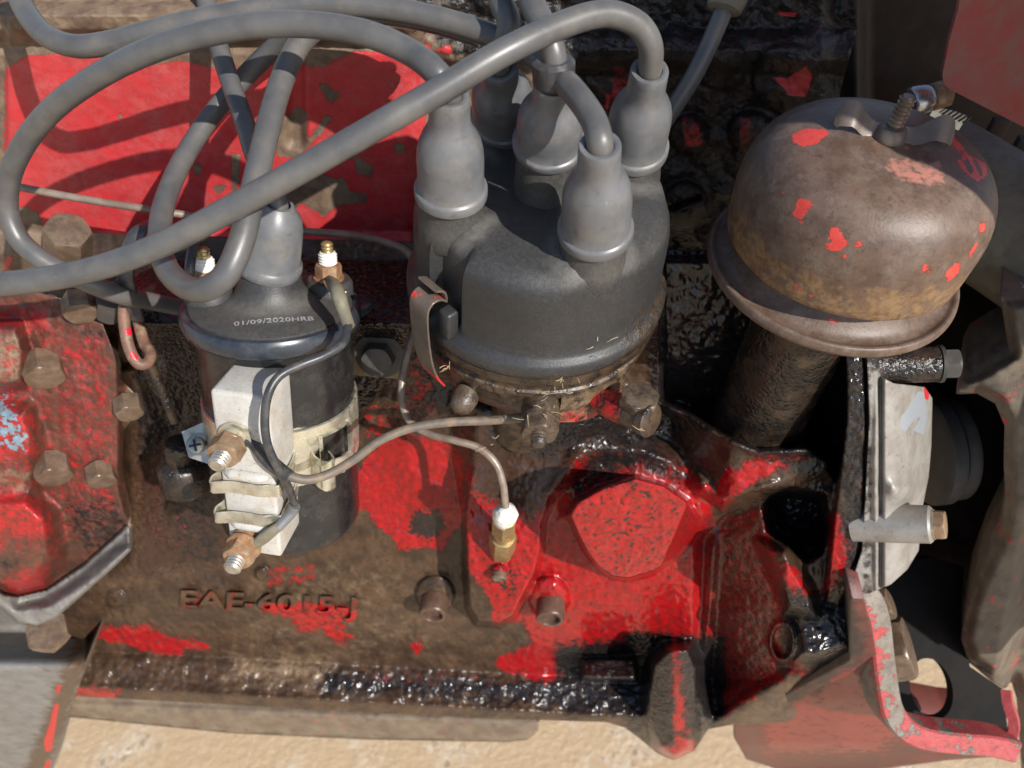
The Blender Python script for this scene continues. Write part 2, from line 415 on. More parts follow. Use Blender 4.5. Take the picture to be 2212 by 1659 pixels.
M['zinc'] = layered('yellow_zinc_plate', (.70, .66, .50), (.56, .54, .43), 1.2, .26, [
    dict(cover=.33, color=(.26, .22, .16), rough=.55, scale=2.6, amp=1.4, soft=.3),
    dict(cover=.24, color=(.50, .36, .33), rough=.35, scale=1.0, amp=1.4, soft=.3, metal=.6)], fine=(30, .002), metal=.85)
M['ceramic'] = layered('white_ceramic', (.50, .48, .44), (.44, .42, .38), 1.5, .5, [
    dict(cover=.29, color=(.22, .19, .16), rough=.7, scale=9, amp=1.6, soft=.12),
    dict(cover=.30, color=(.36, .28, .19), rough=.6, scale=1.4, amp=1.4, soft=.3),
    dict(cover=.20, color=(.50, .46, .40), rough=.7, scale=2.2, amp=1.4, soft=.3)], fine=(20, .006))
M['coil'] = layered('black_painted_can', (.010, .010, .011), (.016, .016, .0165), 1.0, .24, [
    dict(cover=.17, color=(.075, .07, .062), rough=.6, scale=1.5, amp=1.4, soft=.45),
    dict(cover=.17, color=(.22, .19, .15), rough=.8, scale=9, amp=1.5, soft=.06)], fine=(30, .001), spec=.55)
M['rim'] = layered('dark_blue_black_rim', (.020, .026, .036), (.03, .036, .045), 1.0, .26, [
    dict(cover=.20, color=(.10, .09, .08), rough=.6, scale=2.2, amp=1.4, soft=.35)], fine=(30, .001), spec=.6)
M['wire'] = layered('thin_dark_wire', (.045, .047, .052), (.03, .031, .034), 1.4, .36, [
    dict(cover=.30, color=(.13, .11, .085), rough=.6, scale=2.5, amp=1.4, soft=.3)], fine=(30, .002))
M['dustywire'] = layered('dusty_brown_wire', (.15, .115, .085), (.10, .085, .07), 1.4, .55, [
    dict(cover=.34, color=(.24, .165, .10), rough=.7, scale=1.6, amp=1.5, soft=.25)], fine=(26, .004))
M['tube'] = layered('thin_copper_pipe', (.20, .14, .105), (.28, .225, .18), 1.2, .38, [
    dict(cover=.30, color=(.11, .075, .055), rough=.45, scale=1.6, amp=1.4, soft=.25)], fine=(26, .003), metal=.25)
M['sealant'] = layered('white_sealant', (.78, .77, .72), (.70, .68, .62), 2, .4, [], fine=(5, .06))
M['rustybar'] = layered('rusty_rod', (.20, .10, .065), (.13, .07, .05), 1.5, .5, [
    dict(cover=.32, color=(.30, .22, .13), rough=.6, scale=2.4, amp=1.4, soft=.25),
    dict(attr='red', color=(.62, .02, .04), rough=.28, scale=2.5, amp=.7, soft=.03, thick=.02)], fine=(18, .012))
M['clip'] = layered('tarnished_spring_steel', (.15, .115, .09), (.11, .085, .068), 1.2, .4, [
    dict(attr='red', color=(.58, .03, .03), rough=.4, scale=2.4, amp=.7, soft=.03, thick=.012)], fine=(24, .004), metal=.15)
M['grey'] = layered('scuffed_grey_paint', (.215, .205, .19), (.165, .152, .135), .8, .5, [
    dict(cover=.33, color=(.12, .085, .055), rough=.6, scale=3.2, amp=1.6, soft=.08, stretch=(.35, 1, 1), nr=.75),
    dict(attr='tan', color=(.12, .08, .05), color2=(.08, .055, .035), rough=.6, scale=1.4, amp=1.3, soft=.2),
    dict(attr='red', color=(.5, .02, .02), rough=.4, scale=2.4, amp=.9, soft=.03, thick=.012)], fine=(20, .006))
M['bracket'] = layered('worn_red_bracket', (.15, .035, .028), (.10, .04, .03), .8, .45, [
    dict(attr='tan', color=(.13, .085, .06), color2=(.07, .045, .035), rough=.5, scale=1.5, amp=1.3, soft=.2),
    dict(attr='red', color=(.25, .014, .014), color2=(.18, .012, .012), rough=.3, scale=1.6, amp=1.5, soft=.025, thick=.02),
    dict(attr='oil', color=(.02, .016, .014), rough=.4, scale=1.8, amp=1.3, soft=.25)], fine=(16, .014))
M['edge'] = layered('bare_cast_edge', (.21, .18, .145), (.14, .115, .09), 2.0, .5, [
    dict(attr='red', color=(.40, .065, .065), color2=(.34, .04, .04), rough=.45, scale=1.3, amp=1.1, soft=.02, thick=.025),
    dict(cover=.27, color=(.10, .08, .06), rough=.6, scale=3, amp=1.4, soft=.15)], fine=(12, .03))
M['panel'] = layered('dusty_red_sheet', (.30, .035, .035), (.26, .07, .06), .7, .5, [
    dict(cover=.33, color=(.20, .13, .10), rough=.7, scale=1.2, amp=1.5, soft=.3),
    dict(cover=.14, color=(.32, .22, .17), rough=.7, scale=3, amp=1.4, soft=.04, thick=.03)], fine=(22, .008))
M['hose'] = layered('olive_dusty_hose', (.20, .18, .12), (.15, .13, .09), .8, .6, [
    dict(cover=.3, color=(.09, .08, .06), rough=.6, scale=2, amp=1.4, soft=.3)], fine=(14, .008))
M['black'] = layered('shade_black', (.005, .0045, .004), (.009, .007, .006), .8, .7, [], fine=(14, .01), spec=.15)  # black that stands in for deep shade on the cross plate and backing
M['dark'] = layered('dark_grey_sheet', (.055, .05, .045), (.04, .037, .034), .5, .55, [
    dict(cover=.34, color=(.10, .085, .07), rough=.7, scale=1.1, amp=1.4, soft=.35)], fine=(16, .006))
M['chrome'] = layered('plated_clamp', (.55, .54, .52), (.42, .40, .37), 2, .25, [
    dict(cover=.27, color=(.20, .12, .07), rough=.5, scale=3, amp=1.4, soft=.2)], fine=(26, .002), metal=.8)
M['tanplate'] = layered('tan_steel_tab', (.24, .165, .085), (.17, .115, .06), 1.5, .5, [], fine=(16, .01))
M['straw'] = layered('dry_straw', (.45, .37, .23), (.26, .18, .09), 3, .6, [], fine=(20, .001))
M['print'] = layered('pale_grey_print', (.33, .33, .33), (.27, .27, .27), 5, .6, [], fine=(30, .001))
M['axle'] = layered('scuffed_cast_support', (.075, .06, .045), (.135, .105, .072), .8, .55, [
    dict(cover=.30, color=(.33, .04, .04), rough=.45, scale=1.0, amp=1.6, soft=.03, thick=.015),
    dict(cover=.16, color=(.25, .33, .36), rough=.45, scale=1.3, amp=1.5, soft=.03, thick=.01),
    dict(cover=.30, color=(.04, .032, .028), rough=.5, scale=1.4, amp=1.5, soft=.2)], fine=(14, .014))
M['pan'] = layered('brown_pan_steel', (.20, .155, .105), (.14, .10, .07), .7, .45, [
    dict(cover=.26, color=(.10, .07, .05), rough=.4, scale=.5, amp=1.3, soft=.15),
    dict(cover=.24, color=(.36, .07, .06), rough=.5, scale=1.2, amp=1.4, soft=.15),
    dict(cover=.30, color=(.09, .065, .05), rough=.4, scale=1.5, amp=1.4, soft=.2)], fine=(14, .01))
N = NT('wet_muddy_ground')
n1 = N.noise(.16, 6, .6); n2 = N.noise(1.2, 6, .65); wet = N.step(n1, .36, .50)
gc = N.mix(N.step(n2, .3, .7), (.42, .31, .20), (.53, .42, .29)); gc = N.mix(N.step(N.noise(2.2, 5, .6), .58, .7), gc, (.24, .15, .085))
pv_ = N.voro(.9); gc = N.mix(N.step(pv_, .40, .30), gc, N.mix(N.step(N.noise(.7, 2), .45, .55), (.28, .20, .13), (.58, .50, .40)))
gc = N.mix(wet, gc, (.44, .31, .18))
M['ground'] = N.out(gc, N.fmix(wet, .55, .22), sumh(N, (n2, .3), (N.noise(3, 5, .6), .06)), 0, .4)
# ================================================================== GROUND
mb = MB(); g = np.linspace(-1, 1, 41)
gv = [(x*abs(x)*3000, y*abs(y)*3000, -78 + .35*math.sin(x*40)*math.cos(y*31)) for y in g for x in g]
mb.add(gv, [(j*41+i, j*41+i+1, (j+1)*41+i+1, (j+1)*41+i) for j in range(40) for i in range(40)])
part('ground', mb, M['ground'], kind='structure')

# ================================================================== ENGINE BLOCK
engine = thing('engine_block', 'greasy chipped red engine block casting filling the middle of the view', 'engine', WY(900, 1400, 0))
YB = np.array([(480, 5.5), (560, 4.5), (640, 2.0), (700, .6), (760, 1.2), (900, .8), (1000, 0), (1150, -1.5), (1310, -3.0), (1400, -3.5), (1432, -3.8), (1448, -4.2), (1500, -5.4), (1512, -5.7), (1545, -5.9), (1700, -6)])
RIDGE = [(1003, 860), (1000, 1000), (1004, 1200), (1010, 1310), (1030, 1345), (1075, 1350), (1110, 1335), (1132, 1290), (1158, 1240), (1172, 1190), (1174, 1130), (1196, 1075), (1250, 1000), (1320, 930), (1380, 860)]
DOME = [(1205, 1060), (1240, 985), (1310, 950), (1390, 950), (1460, 980), (1515, 1040), (1545, 1110), (1500, 1150), (1400, 1130), (1300, 1120), (1230, 1105)]
BOSS = [(1228, 1112), (1246, 1082), (1300, 1052), (1372, 1030), (1434, 1046), (1484, 1080), (1508, 1122), (1502, 1160), (1468, 1200), (1414, 1236), (1360, 1252), (1322, 1248), (1290, 1226), (1264, 1190), (1244, 1150)]
PIT = [(1430, 560), (1432, 866), (1490, 888), (1560, 930), (1640, 962), (1742, 958), (1800, 990), (1822, 900), (1822, 740), (1800, 560)]
WALL = [(1512, 1170), (1556, 1105), (1640, 1062), (1800, 1030), (1860, 1030), (1866, 1300), (1860, 1440), (1700, 1500), (1545, 1556), (1512, 1440)]
POCKET = [(1655, 1100), (1670, 1072), (1705, 1060), (1775, 1075), (1784, 1140), (1768, 1190), (1745, 1205), (1700, 1175), (1664, 1145)]
GLOSS = [(1712, 1340), (1730, 1300), (1790, 1285), (1845, 1300), (1850, 1420), (1790, 1440), (1720, 1425)]
FOOT = [(1392, 1500), (1404, 1430), (1440, 1396), (1492, 1392), (1514, 1440), (1512, 1560), (1492, 1625), (1456, 1645), (1420, 1620), (1396, 1570)]
FLANGE = [(1822, 700), (1868, 700), (1874, 900), (1866, 1150), (1836, 1262), (1812, 1310), (1782, 1300), (1790, 1220), (1800, 1120), (1815, 1000), (1826, 900)]
def lift(u, v, Y, poly, w, target=None, add=None):
    m = sst(-w, w, sdpoly(np.stack([u, v], 1), poly))
    return Y + m*add if target is None else Y*(1-m) + m*target
def bump2(u, v, cu, cv, r, h):
    q = np.clip(1-((u-cu)**2+(v-cv)**2)/(r*r), 0, 1); return -h*np.sqrt(q)*sst(0, .25, q)
def Ycrank(u, v):
    sl = .055*np.clip(u-700, -700, 640)
    vv = v - sl*sst(1250, 1430, v)
    Y = np.interp(vv, YB[:, 0], YB[:, 1])
    k = (v-1100)/300
    Y = Y + .2*sst(540, 470, u)*sst(1290, 1190, v)*sst(640, 720, v) + 1.0*sst(290, 230, u)*sst(1250, 1150, v)
    Y = lift(u, v, Y, [(840, 860), (850, 1000), (905, 1110), (1010, 1130), (1010, 860)], 40, add=-.25)
    Y = lift(u, v, Y, RIDGE, 8+30*sst(1120, 960, v), add=-1.5+.2*np.clip((1345-v)/400, 0, 1))
    Y = lift(u, v, Y, DOME, 26, add=-1.0)
    Y = lift(u, v, Y, BOSS, 5, target=-4.5 + .045*np.clip(u-(1486-.42*(v-1084)), 0, 90) + .0030*(u-1360) - .0022*(v-1140))
    Y = lift(u, v, Y, PIT, 9, target=2.6-.004*(v-700))
    lip = np.interp(u, [1430, 1490, 1560, 1640, 1742], [866, 888, 930, 962, 958])
    Y = Y - .45*np.exp(-((v-lip-10)/14)**2)*sst(1420, 1450, u)*sst(1770, 1735, u)
    T = np.clip((u-1520)/180, 0, 1); Y = lift(u, v, Y, WALL, 20, add=.6-2.4*T)
    rib = np.interp(v, [1120, 1560], [1545, 1512]); Y = Y - .5*np.exp(-((u-rib)/13)**2)*sst(1120, 1200, v)
    Y = lift(u, v, Y, POCKET, 14, add=1.7)
    Y = lift(u, v, Y, [(1640, 1170), (1700, 1185), (1760, 1290), (1760, 1330), (1700, 1320), (1668, 1230)], 16, add=-1.0)
    Y = lift(u, v, Y, [(1440, 880), (1500, 896), (1560, 932), (1640, 962), (1745, 957), (1806, 990), (1796, 1030), (1720, 1045), (1640, 1068), (1560, 1100), (1510, 1060), (1450, 940)], 20, add=-2.0*sst(1430, 1600, u))
    Y = lift(u, v, Y, FLANGE, 6, target=-1.6-.0072*(v-800))
    Y = lift(u, v, Y, GLOSS, 24, add=.3-1.8*np.clip((v-1285)/150, 0, 1))
    Y = lift(u, v, Y, [(1540, 1562), (1640, 1490), (1760, 1425), (1850, 1395), (1850, 1470), (1700, 1560)], 18, target=-5.9)
    Y = lift(u, v, Y, [(1256, 1424), (1372, 1420), (1374, 1470), (1258, 1466)], 6, add=-.6-.02*(v-1424))
    Y = lift(u, v, Y, FOOT, 15, target=-5.0-.0085*(v-1400)+.0009*np.abs(u-1452)**1.6*.4)
    # bosses round the two hollow dowels, the plug ring and a cast mark
    Y = Y + bump2(u, v, 940, 1285, 46, .35) + bump2(u, v, 1186, 1290, 48, .4) + bump2(u, v, 1079, 1236, 20, .25)
    ring = np.hypot((u-1690)/.62, v-1386); Y = Y - .28*np.exp(-((ring-40)/6)**2)
    Y = Y + bump2(u, v, 565, 1238, 16, .2) + bump2(u, v, 430, 1000, 90, .9)*0
    Y = Y + bump2(u, v, 600, 1378, 13, .12) + bump2(u, v, 250, 1293, 22, .14)
    rough = .10 + .14*sst(1400, 1480, u)*sst(1000, 900, v) + .05*sst(1430, 1470, vv)*sst(620, 760, u)*sst(1540, 1505, vv)
    return Y + .10*fbm(u, v, 120, 2) + rough*.35*fbm(u, v, 26, 3) + .04*fbm(u, v, 9, 2)
CR_OUT = [(90, 1500), (400, 1517), (700, 1535), (1000, 1550), (1310, 1560), (1350, 1572), (1385, 1598), (1420, 1628), (1455, 1643), (1500, 1622), (1530, 1575), (1580, 1566), (1700, 1560), (1830, 1470), (1850, 1290), (1866, 1150), (1874, 900), (1868, 690), (1700, 545), (90, 500)]
RED_B = [
    [(765, 1052), (790, 985), (835, 945), (900, 935), (965, 955), (1000, 990), (1003, 1120), (975, 1160), (960, 1188), (905, 1182), (860, 1190), (845, 1160), (815, 1140), (790, 1105), (766, 1096)],
    [(1010, 1010), (1060, 960), (1150, 985), (1240, 975), (1330, 960), (1450, 985), (1540, 1060), (1545, 1200), (1520, 1330), (1505, 1470), (1390, 1400), (1260, 1430), (1180, 1480), (1080, 1445), (1070, 1425), (1150, 1390), (1130, 1340), (1065, 1350), (1062, 1300), (1035, 1260), (1008, 1225)],
    [(1252, 1160), (1236, 1116), (1300, 1052), (1380, 1030), (1480, 1080), (1505, 1130), (1420, 1240), (1345, 1256), (1280, 1210)],
    ([(560, 1290), (760, 1300), (775, 1325), (745, 1345), (770, 1375), (745, 1402), (715, 1390), (690, 1370), (640, 1372), (620, 1345), (560, 1320)], .62),
    ([(195, 1350), (330, 1345), (340, 1362), (450, 1385), (455, 1402), (400, 1408), (390, 1425), (330, 1415), (210, 1385)], .70),
    [(884, 1392), (905, 1384), (915, 1400), (900, 1410)],
    ([(375, 1280), (470, 1270), (480, 1310), (390, 1330)], .5), ([(560, 1220), (700, 1205), (690, 1260), (580, 1280)], .45),
    ([(300, 950), (440, 900), (470, 1100), (430, 1210), (330, 1180)], .56),
    ([(1560, 1010), (1640, 985), (1745, 955), (1750, 985), (1690, 1020), (1620, 1050), (1560, 1110), (1530, 1090)], .72),
    [(1465, 880), (1490, 884), (1500, 900), (1470, 890)], [(1612, 948), (1640, 958), (1672, 980), (1660, 985)],
    [(1682, 1215), (1720, 1225), (1755, 1285), (1750, 1318), (1718, 1295), (1690, 1250)],
    [(1780, 1110), (1806, 1108), (1838, 1150), (1830, 1210), (1808, 1260), (1780, 1320), (1766, 1300), (1795, 1220)],
    [(1706, 1410), (1730, 1408), (1762, 1440), (1740, 1460), (1700, 1450)],
    ([(1540, 1420), (1680, 1390), (1700, 1470), (1560, 1560)], .6), ([(1515, 1130), (1660, 1090), (1690, 1300), (1690, 1420), (1520, 1550)], .85),
    [(1398, 1570), (1430, 1575), (1500, 1598), (1500, 1625), (1455, 1645), (1400, 1610)], ([(1430, 1400), (1500, 1395), (1500, 1590), (1440, 1580)], .9),
    [(1256, 1438), (1372, 1436), (1372, 1466), (1256, 1466)], [(1410, 1440), (1500, 1420), (1505, 1560), (1440, 1580)],
    [(1822, 880), (1836, 882), (1838, 905), (1824, 902)], [(1816, 985), (1838, 988), (1838, 1010), (1816, 1010)],
    [(1826, 800), (1850, 812), (1846, 830), (1828, 822)], ([(150, 1480), (260, 1490), (250, 1516), (150, 1505)], .8), ([(700, 1440), (1100, 1450), (1100, 1500), (700, 1490)], .36),
    ([(880, 720), (940, 780), (960, 920), (900, 940), (860, 880)], .5), ([(760, 870), (880, 860), (880, 960), (780, 960)], .45)]
OIL_SHADE_B = [  # grease, and dark that paints shade behind coil, under distributor, on wall
    ([(1400, 470), (1410, 860), (1500, 905), (1640, 975), (1760, 985), (1815, 1010), (1874, 900), (1890, 470)], 1.45),
    ([(690, 1446), (1000, 1462), (1260, 1470), (1400, 1480), (1400, 1560), (1000, 1512), (690, 1496)], .86),
    ([(1180, 1460), (1300, 1400), (1390, 1390), (1400, 1560), (1200, 1530)], .8),
    ([(1640, 1060), (1800, 1040), (1800, 1140), (1776, 1210), (1700, 1180), (1650, 1140)], .95),
    ([(1690, 1280), (1870, 1280), (1870, 1440), (1760, 1450), (1705, 1430)], 1.2),
    ([(1815, 700), (1874, 700), (1868, 1150), (1840, 1250), (1815, 1130)], .95), ([(1540, 930), (1760, 940), (1800, 1000), (1800, 1100), (1740, 1050), (1600, 990)], .62), ([(1690, 1060), (1800, 1010), (1800, 1120), (1700, 1120)], .8),
    ([(870, 640), (1000, 700), (1010, 900), (980, 960), (860, 760)], .7),
    ([(150, 560), (900, 560), (900, 760), (780, 900), (450, 900), (300, 1000), (280, 760)], .9),
    ([(1000, 850), (1460, 850), (1500, 930), (1440, 975), (1250, 970), (1180, 1000), (1060, 960)], .80),
    ([(1205, 1050), (1290, 955), (1400, 945), (1500, 1010), (1480, 1060), (1380, 1025), (1290, 1050), (1230, 1100)], .72),
    ([(1500, 1110), (1620, 1050), (1700, 1330), (1690, 1500), (1530, 1550), (1505, 1300)], .34),
    ([(160, 1410), (470, 1435), (480, 1480), (160, 1470)], .40),
    ([(300, 900), (500, 900), (500, 1220), (380, 1230)], .5), ([(1360, 1380), (1440, 1380), (1445, 1600), (1370, 1590)], 1.7), ([(1465, 1380), (1560, 1380), (1560, 1570), (1490, 1590)], 1.3), ([(1210, 1400), (1400, 1395), (1400, 1446), (1210, 1450)], 1.5), ([(1540, 1540), (1800, 1440), (1810, 1460), (1700, 1540)], .4)]  # paints the coil's shade at its left and blackens shaded foot faces
TAN_B = [([(480, 1400), (730, 1400), (740, 1500), (480, 1480)], .62), ([(500, 1230), (800, 1200), (980, 1250), (1000, 1420), (500, 1440)], .36), ([(1600, 1540), (1830, 1420), (1840, 1440), (1640, 1560)], .62), ([(1640, 820), (1760, 800), (1700, 930), (1640, 920)], .4)]
SPK_B = [([(1236, 1116), (1300, 1052), (1380, 1030), (1480, 1080), (1505, 1130), (1420, 1240), (1345, 1256), (1270, 1210)], .27), ([(1010, 960), (1540, 960), (1545, 1500), (1100, 1480), (1010, 1240)], .17), [(895, 1105), (950, 1100), (965, 1140), (930, 1166), (880, 1150)], ([(1040, 1230), (1120, 1220), (1120, 1300), (1060, 1260)], .5)]
FILM_SHADE_B = [([(80, 900), (1880, 900), (1880, 1660), (80, 1660)], .33), ([(1000, 900), (1450, 900), (1540, 1010), (1400, 1010), (1250, 1000), (1190, 1090), (1150, 1130), (1010, 1070)], .84), ([(1250, 960), (1460, 960), (1500, 1040), (1380, 1020), (1260, 1070)], .66), ([(1500, 1100), (1700, 1060), (1710, 1420), (1540, 1560), (1500, 1420)], .50), ([(1180, 1420), (1300, 1360), (1510, 1330), (1400, 1400), (1390, 1520), (1200, 1520)], .50), ([(780, 860), (1000, 860), (1000, 960), (860, 950)], .74), ([(280, 560), (560, 560), (560, 1220), (280, 1260)], .72)]  # grime film, and dark red painting shade on wall, lower web, beside coil
def attr_crank(u, v):
    return dict(red=blobs(u, v, RED_B, 16), oil=blobs(u, v, OIL_SHADE_B, 34), tan=blobs(u, v, TAN_B, 40), film_shade=blobs(u, v, FILM_SHADE_B, 40), wet=1-.85*blobs(u, v, [PIT], 20), speck=blobs(u, v, SPK_B, 10))
relief('crankcase', (88, 1876), (496, 1648), 3.2, Ycrank, CR_OUT, M['block'], engine, attr_crank, (-.5, 2.4, -4.2))

# raised casting number, wrapped over the casting
def text_mesh(txt, size=1.0, bold=False, spacing=1.0, res=3):
    cu = bpy.data.curves.new('lettering', 'FONT'); cu.body = txt; cu.size = size; cu.space_character = spacing; cu.resolution_u = res
    if bold: cu.offset = .022
    ob = bpy.data.objects.new('lettering', cu); COL.objects.link(ob); dg = bpy.context.evaluated_depsgraph_get(); dg.update()
    me = bpy.data.meshes.new_from_object(ob.evaluated_get(dg)); bpy.data.objects.remove(ob); bpy.data.curves.remove(cu)
    bm = bmesh.new(); bm.from_mesh(me); bmesh.ops.remove_doubles(bm, verts=bm.verts, dist=1e-4)
    V = np.array([v.co[:2] for v in bm.verts]); F = [[v.index for v in f.verts] for f in bm.faces]
    E = []
    for e in bm.edges:
        if len(e.link_faces) == 1:
            l = e.link_loops[0]; E.append((l.vert.index, l.link_loop_next.vert.index))
    bm.free(); bpy.data.meshes.remove(me); return V, F, E
V2, F2, E2 = text_mesh('EAE-6015-J', 1, True, 1.0)
x0, x1 = V2[:, 0].min(), V2[:, 0].max(); hgt = V2[:, 1].max()
tx = (V2[:, 0]-x0)/(x1-x0); ty = V2[:, 1]/hgt
uu = 388 + 382*tx + 3*ty; vv = 1312 + 19*tx - (38+3*tx)*ty
yb = Ycrank(uu, vv)
sm = lambda y: y
lo = WY(uu, vv, yb+.1); hi = WY(uu, vv, yb-.19)
n = len(V2); mb = MB(); mb.add(np.vstack([hi, lo]), F2 + [[b, a, a+n, b+n] for a, b in E2])
part('casting_number', mb, M['block'], engine, 50, attrs=dict(red=np.tile(.34+.35*(ty < .45)*(tx > .45), 2), oil=np.zeros(2*n), tan=np.full(2*n, .3), speck=np.zeros(2*n), film_shade=np.zeros(2*n), wet=np.ones(2*n)))

# hollow dowels, a small plug, a peg
def local_r(u, v, dz=0): return WY(np.array([u]), np.array([v]), Ycrank(np.array([u]), np.array([v]))+dz)[0]
for (u, v) in ((942, 1282), (1190, 1290)):
    p = local_r(u, v, .3); mb = MB()
    ax = unit((-.02, -1, .12))
    mb.lathe([(.66, 0), (.70, .2), (.70, 1.15), (.64, 1.23), (.50, 1.25), (.47, 1.2), (.46, 1.0), (.02, .95)], p, ax, 36)
    part('hollow_dowel', mb, M['dowel'], engine)
mb = MB(); p = local_r(1079, 1238, .1); mb.lathe([(.34, 0), (.36, .22), (.28, .3), (.2, .22), (.02, .2)], p, (0, -1, -.2), 24); part('small_plug', mb, M['bolt'], engine)

# side cover and cylinder head behind the cables
def Yhead(u, v):
    Y = np.interp(v, [-100, 0, 14, 34, 62, 84, 100, 118, 500, 520, 548, 590, 700], [7.6, 7.3, 6.6, 6.1, 6.15, 6.7, 7.15, 7.0, 7.0, 6.6, 6.3, 6.9, 8.5])
    rgt = sst(870, 960, u)
    Yr = np.interp(v, [-100, 60, 84, 108, 130, 160, 240, 420, 700], [8.2, 8.0, 7.4, 7.1, 7.2, 7.9, 8.0, 7.8, 8.4])
    Y = Y*(1-rgt) + Yr*rgt
    Y = Y + .25*sst(20, 10, u)
    Y = Y + .35*sst(612, 632, u)*sst(668, 648, u)*sst(120, 150, v)*sst(330, 300, v)     # shallow vertical seam
    for cu, cv, r, h in ((1490, 290, 46, .9), (1620, 285, 50, .9), (1480, 440, 52, 1.1), (1700, 170, 80, .5), (1560, 140, 60, .5)):
        Y = Y + bump2(u, v, cu, cv, r, h)
    q = np.hypot(u-1482, v-438); Y = Y + .5*sst(9, 4, np.abs((u-1482)*.4+(v-438)))*sst(40, 30, q)
    Y = Y + .8*sst(1770, 1810, u)
    rough = .10 + .5*rgt + .25*sst(110, 60, v) + .3*sst(490, 520, v)
    return Y + rough*.40*fbm(u, v, 34, 4) + .08*fbm(u, v, 140, 2)
HEAD_OUT = [(-140, -90), (1840, -90), (1852, 60), (1815, 200), (1820, 330), (1800, 660), (-140, 660)]
RED_H = [[(12, 148), (60, 120), (240, 110), (290, 128), (330, 138), (395, 132), (470, 150), (560, 140), (640, 138), (700, 145), (760, 112), (800, 110), (905, 130), (930, 170), (925, 240), (905, 320), (900, 410), (890, 520), (880, 560), (600, 560), (430, 520), (380, 520), (340, 540), (310, 530), (250, 515), (205, 500), (180, 505), (170, 490), (100, 500), (84, 460), (8, 430)],
    [(915, 90), (925, 88), (932, 105), (920, 105)], [(944, 105), (972, 97), (980, 112), (962, 130), (945, 120)],
    ([(1320, 130), (1390, 150), (1340, 230), (1310, 220)], .6), ([(1460, 245), (1520, 240), (1530, 320), (1470, 330)], .66), ([(1585, 250), (1630, 240), (1640, 310), (1590, 330)], .66),
    [(1662, 160), (1700, 165), (1745, 135), (1760, 165), (1745, 215), (1700, 210)], [(1675, 20), (1730, 22), (1720, 40), (1680, 38)], [(1752, 52), (1775, 50), (1785, 58), (1760, 62)],
    ([(1300, 190), (1330, 200), (1320, 250), (1300, 240)], .7), ([(0, 540), (40, 545), (40, 600), (0, 600)], .5)]
HOLE_H = [[(605, 255), (645, 232), (664, 240), (664, 300), (700, 250), (720, 250), (690, 296), (640, 345), (600, 340), (592, 300)], [(630, 360), (664, 380), (690, 376), (745, 385), (758, 410), (790, 415), (796, 440), (730, 446), (700, 470), (655, 440), (600, 470), (570, 440)],
    [(760, 330), (812, 360), (800, 385), (770, 372)], [(850, 310), (875, 310), (880, 330), (855, 336)], [(252, 242), (265, 245), (270, 258), (258, 262)], [(412, 358), (432, 352), (445, 368), (425, 380)], [(460, 405), (475, 395), (490, 405), (470, 425)],
    [(685, 172), (705, 180), (740, 205), (720, 225), (695, 205)], [(500, 330), (520, 330), (515, 420), (500, 415)], [(930, 110), (1000, 120), (990, 200), (930, 170)]]
OIL_SHADE_H = [([(890, -90), (1860, -90), (1830, 660), (1290, 660), (1290, 250), (1180, 170), (1000, 130), (890, 60)], .72), ([(1280, 330), (1440, 330), (1800, 420), (1800, 660), (1280, 660)], 1.4), ([(250, 530), (900, 560), (900, 660), (180, 660)], .9), ([(1380, -90), (1860, -90), (1830, 330), (1400, 330)], 1.05), ([(-140, -90), (420, -90), (420, 8), (-140, 4)], .55), ([(470, 70), (900, 85), (900, 105), (500, 100)], .55)]  # grease, and black painting the shade in the gap under the side cover
def attr_head(u, v):
    r = blobs(u, v, RED_H, 12); h = blobs(u, v, HOLE_H, 12); r = np.minimum(r, 1.05-h)
    return dict(red=r, speck=np.full(len(u), .10), oil=blobs(u, v, OIL_SHADE_H, 30)*sst(.9, .45, r))
relief('cylinder_head', (-140, 1852), (-90, 660), 4, Yhead, HEAD_OUT, M['head'], engine, attr_head, (0, 5, -1))

# oil pan rail below the block
pan = thing('oil_pan', 'brown steel oil pan showing as a strip under the block rail', 'oil pan', WY(600, 1560, -3))
P = [(60, 1498), (400, 1516), (800, 1540), (1100, 1553), (1165, 1556), (1162, 1580), (1140, 1598), (1100, 1603), (800, 1598), (500, 1584), (120, 1546), (60, 1540)]
relief('pan_side', (56, 1170), (1490, 1610), 6, lambda u, v: -3.6 - .012*(v-1500) + .25*sst(1545, 1530, v-.04*(u-700)), P, M['pan'], pan, None, (0, 5, 1))

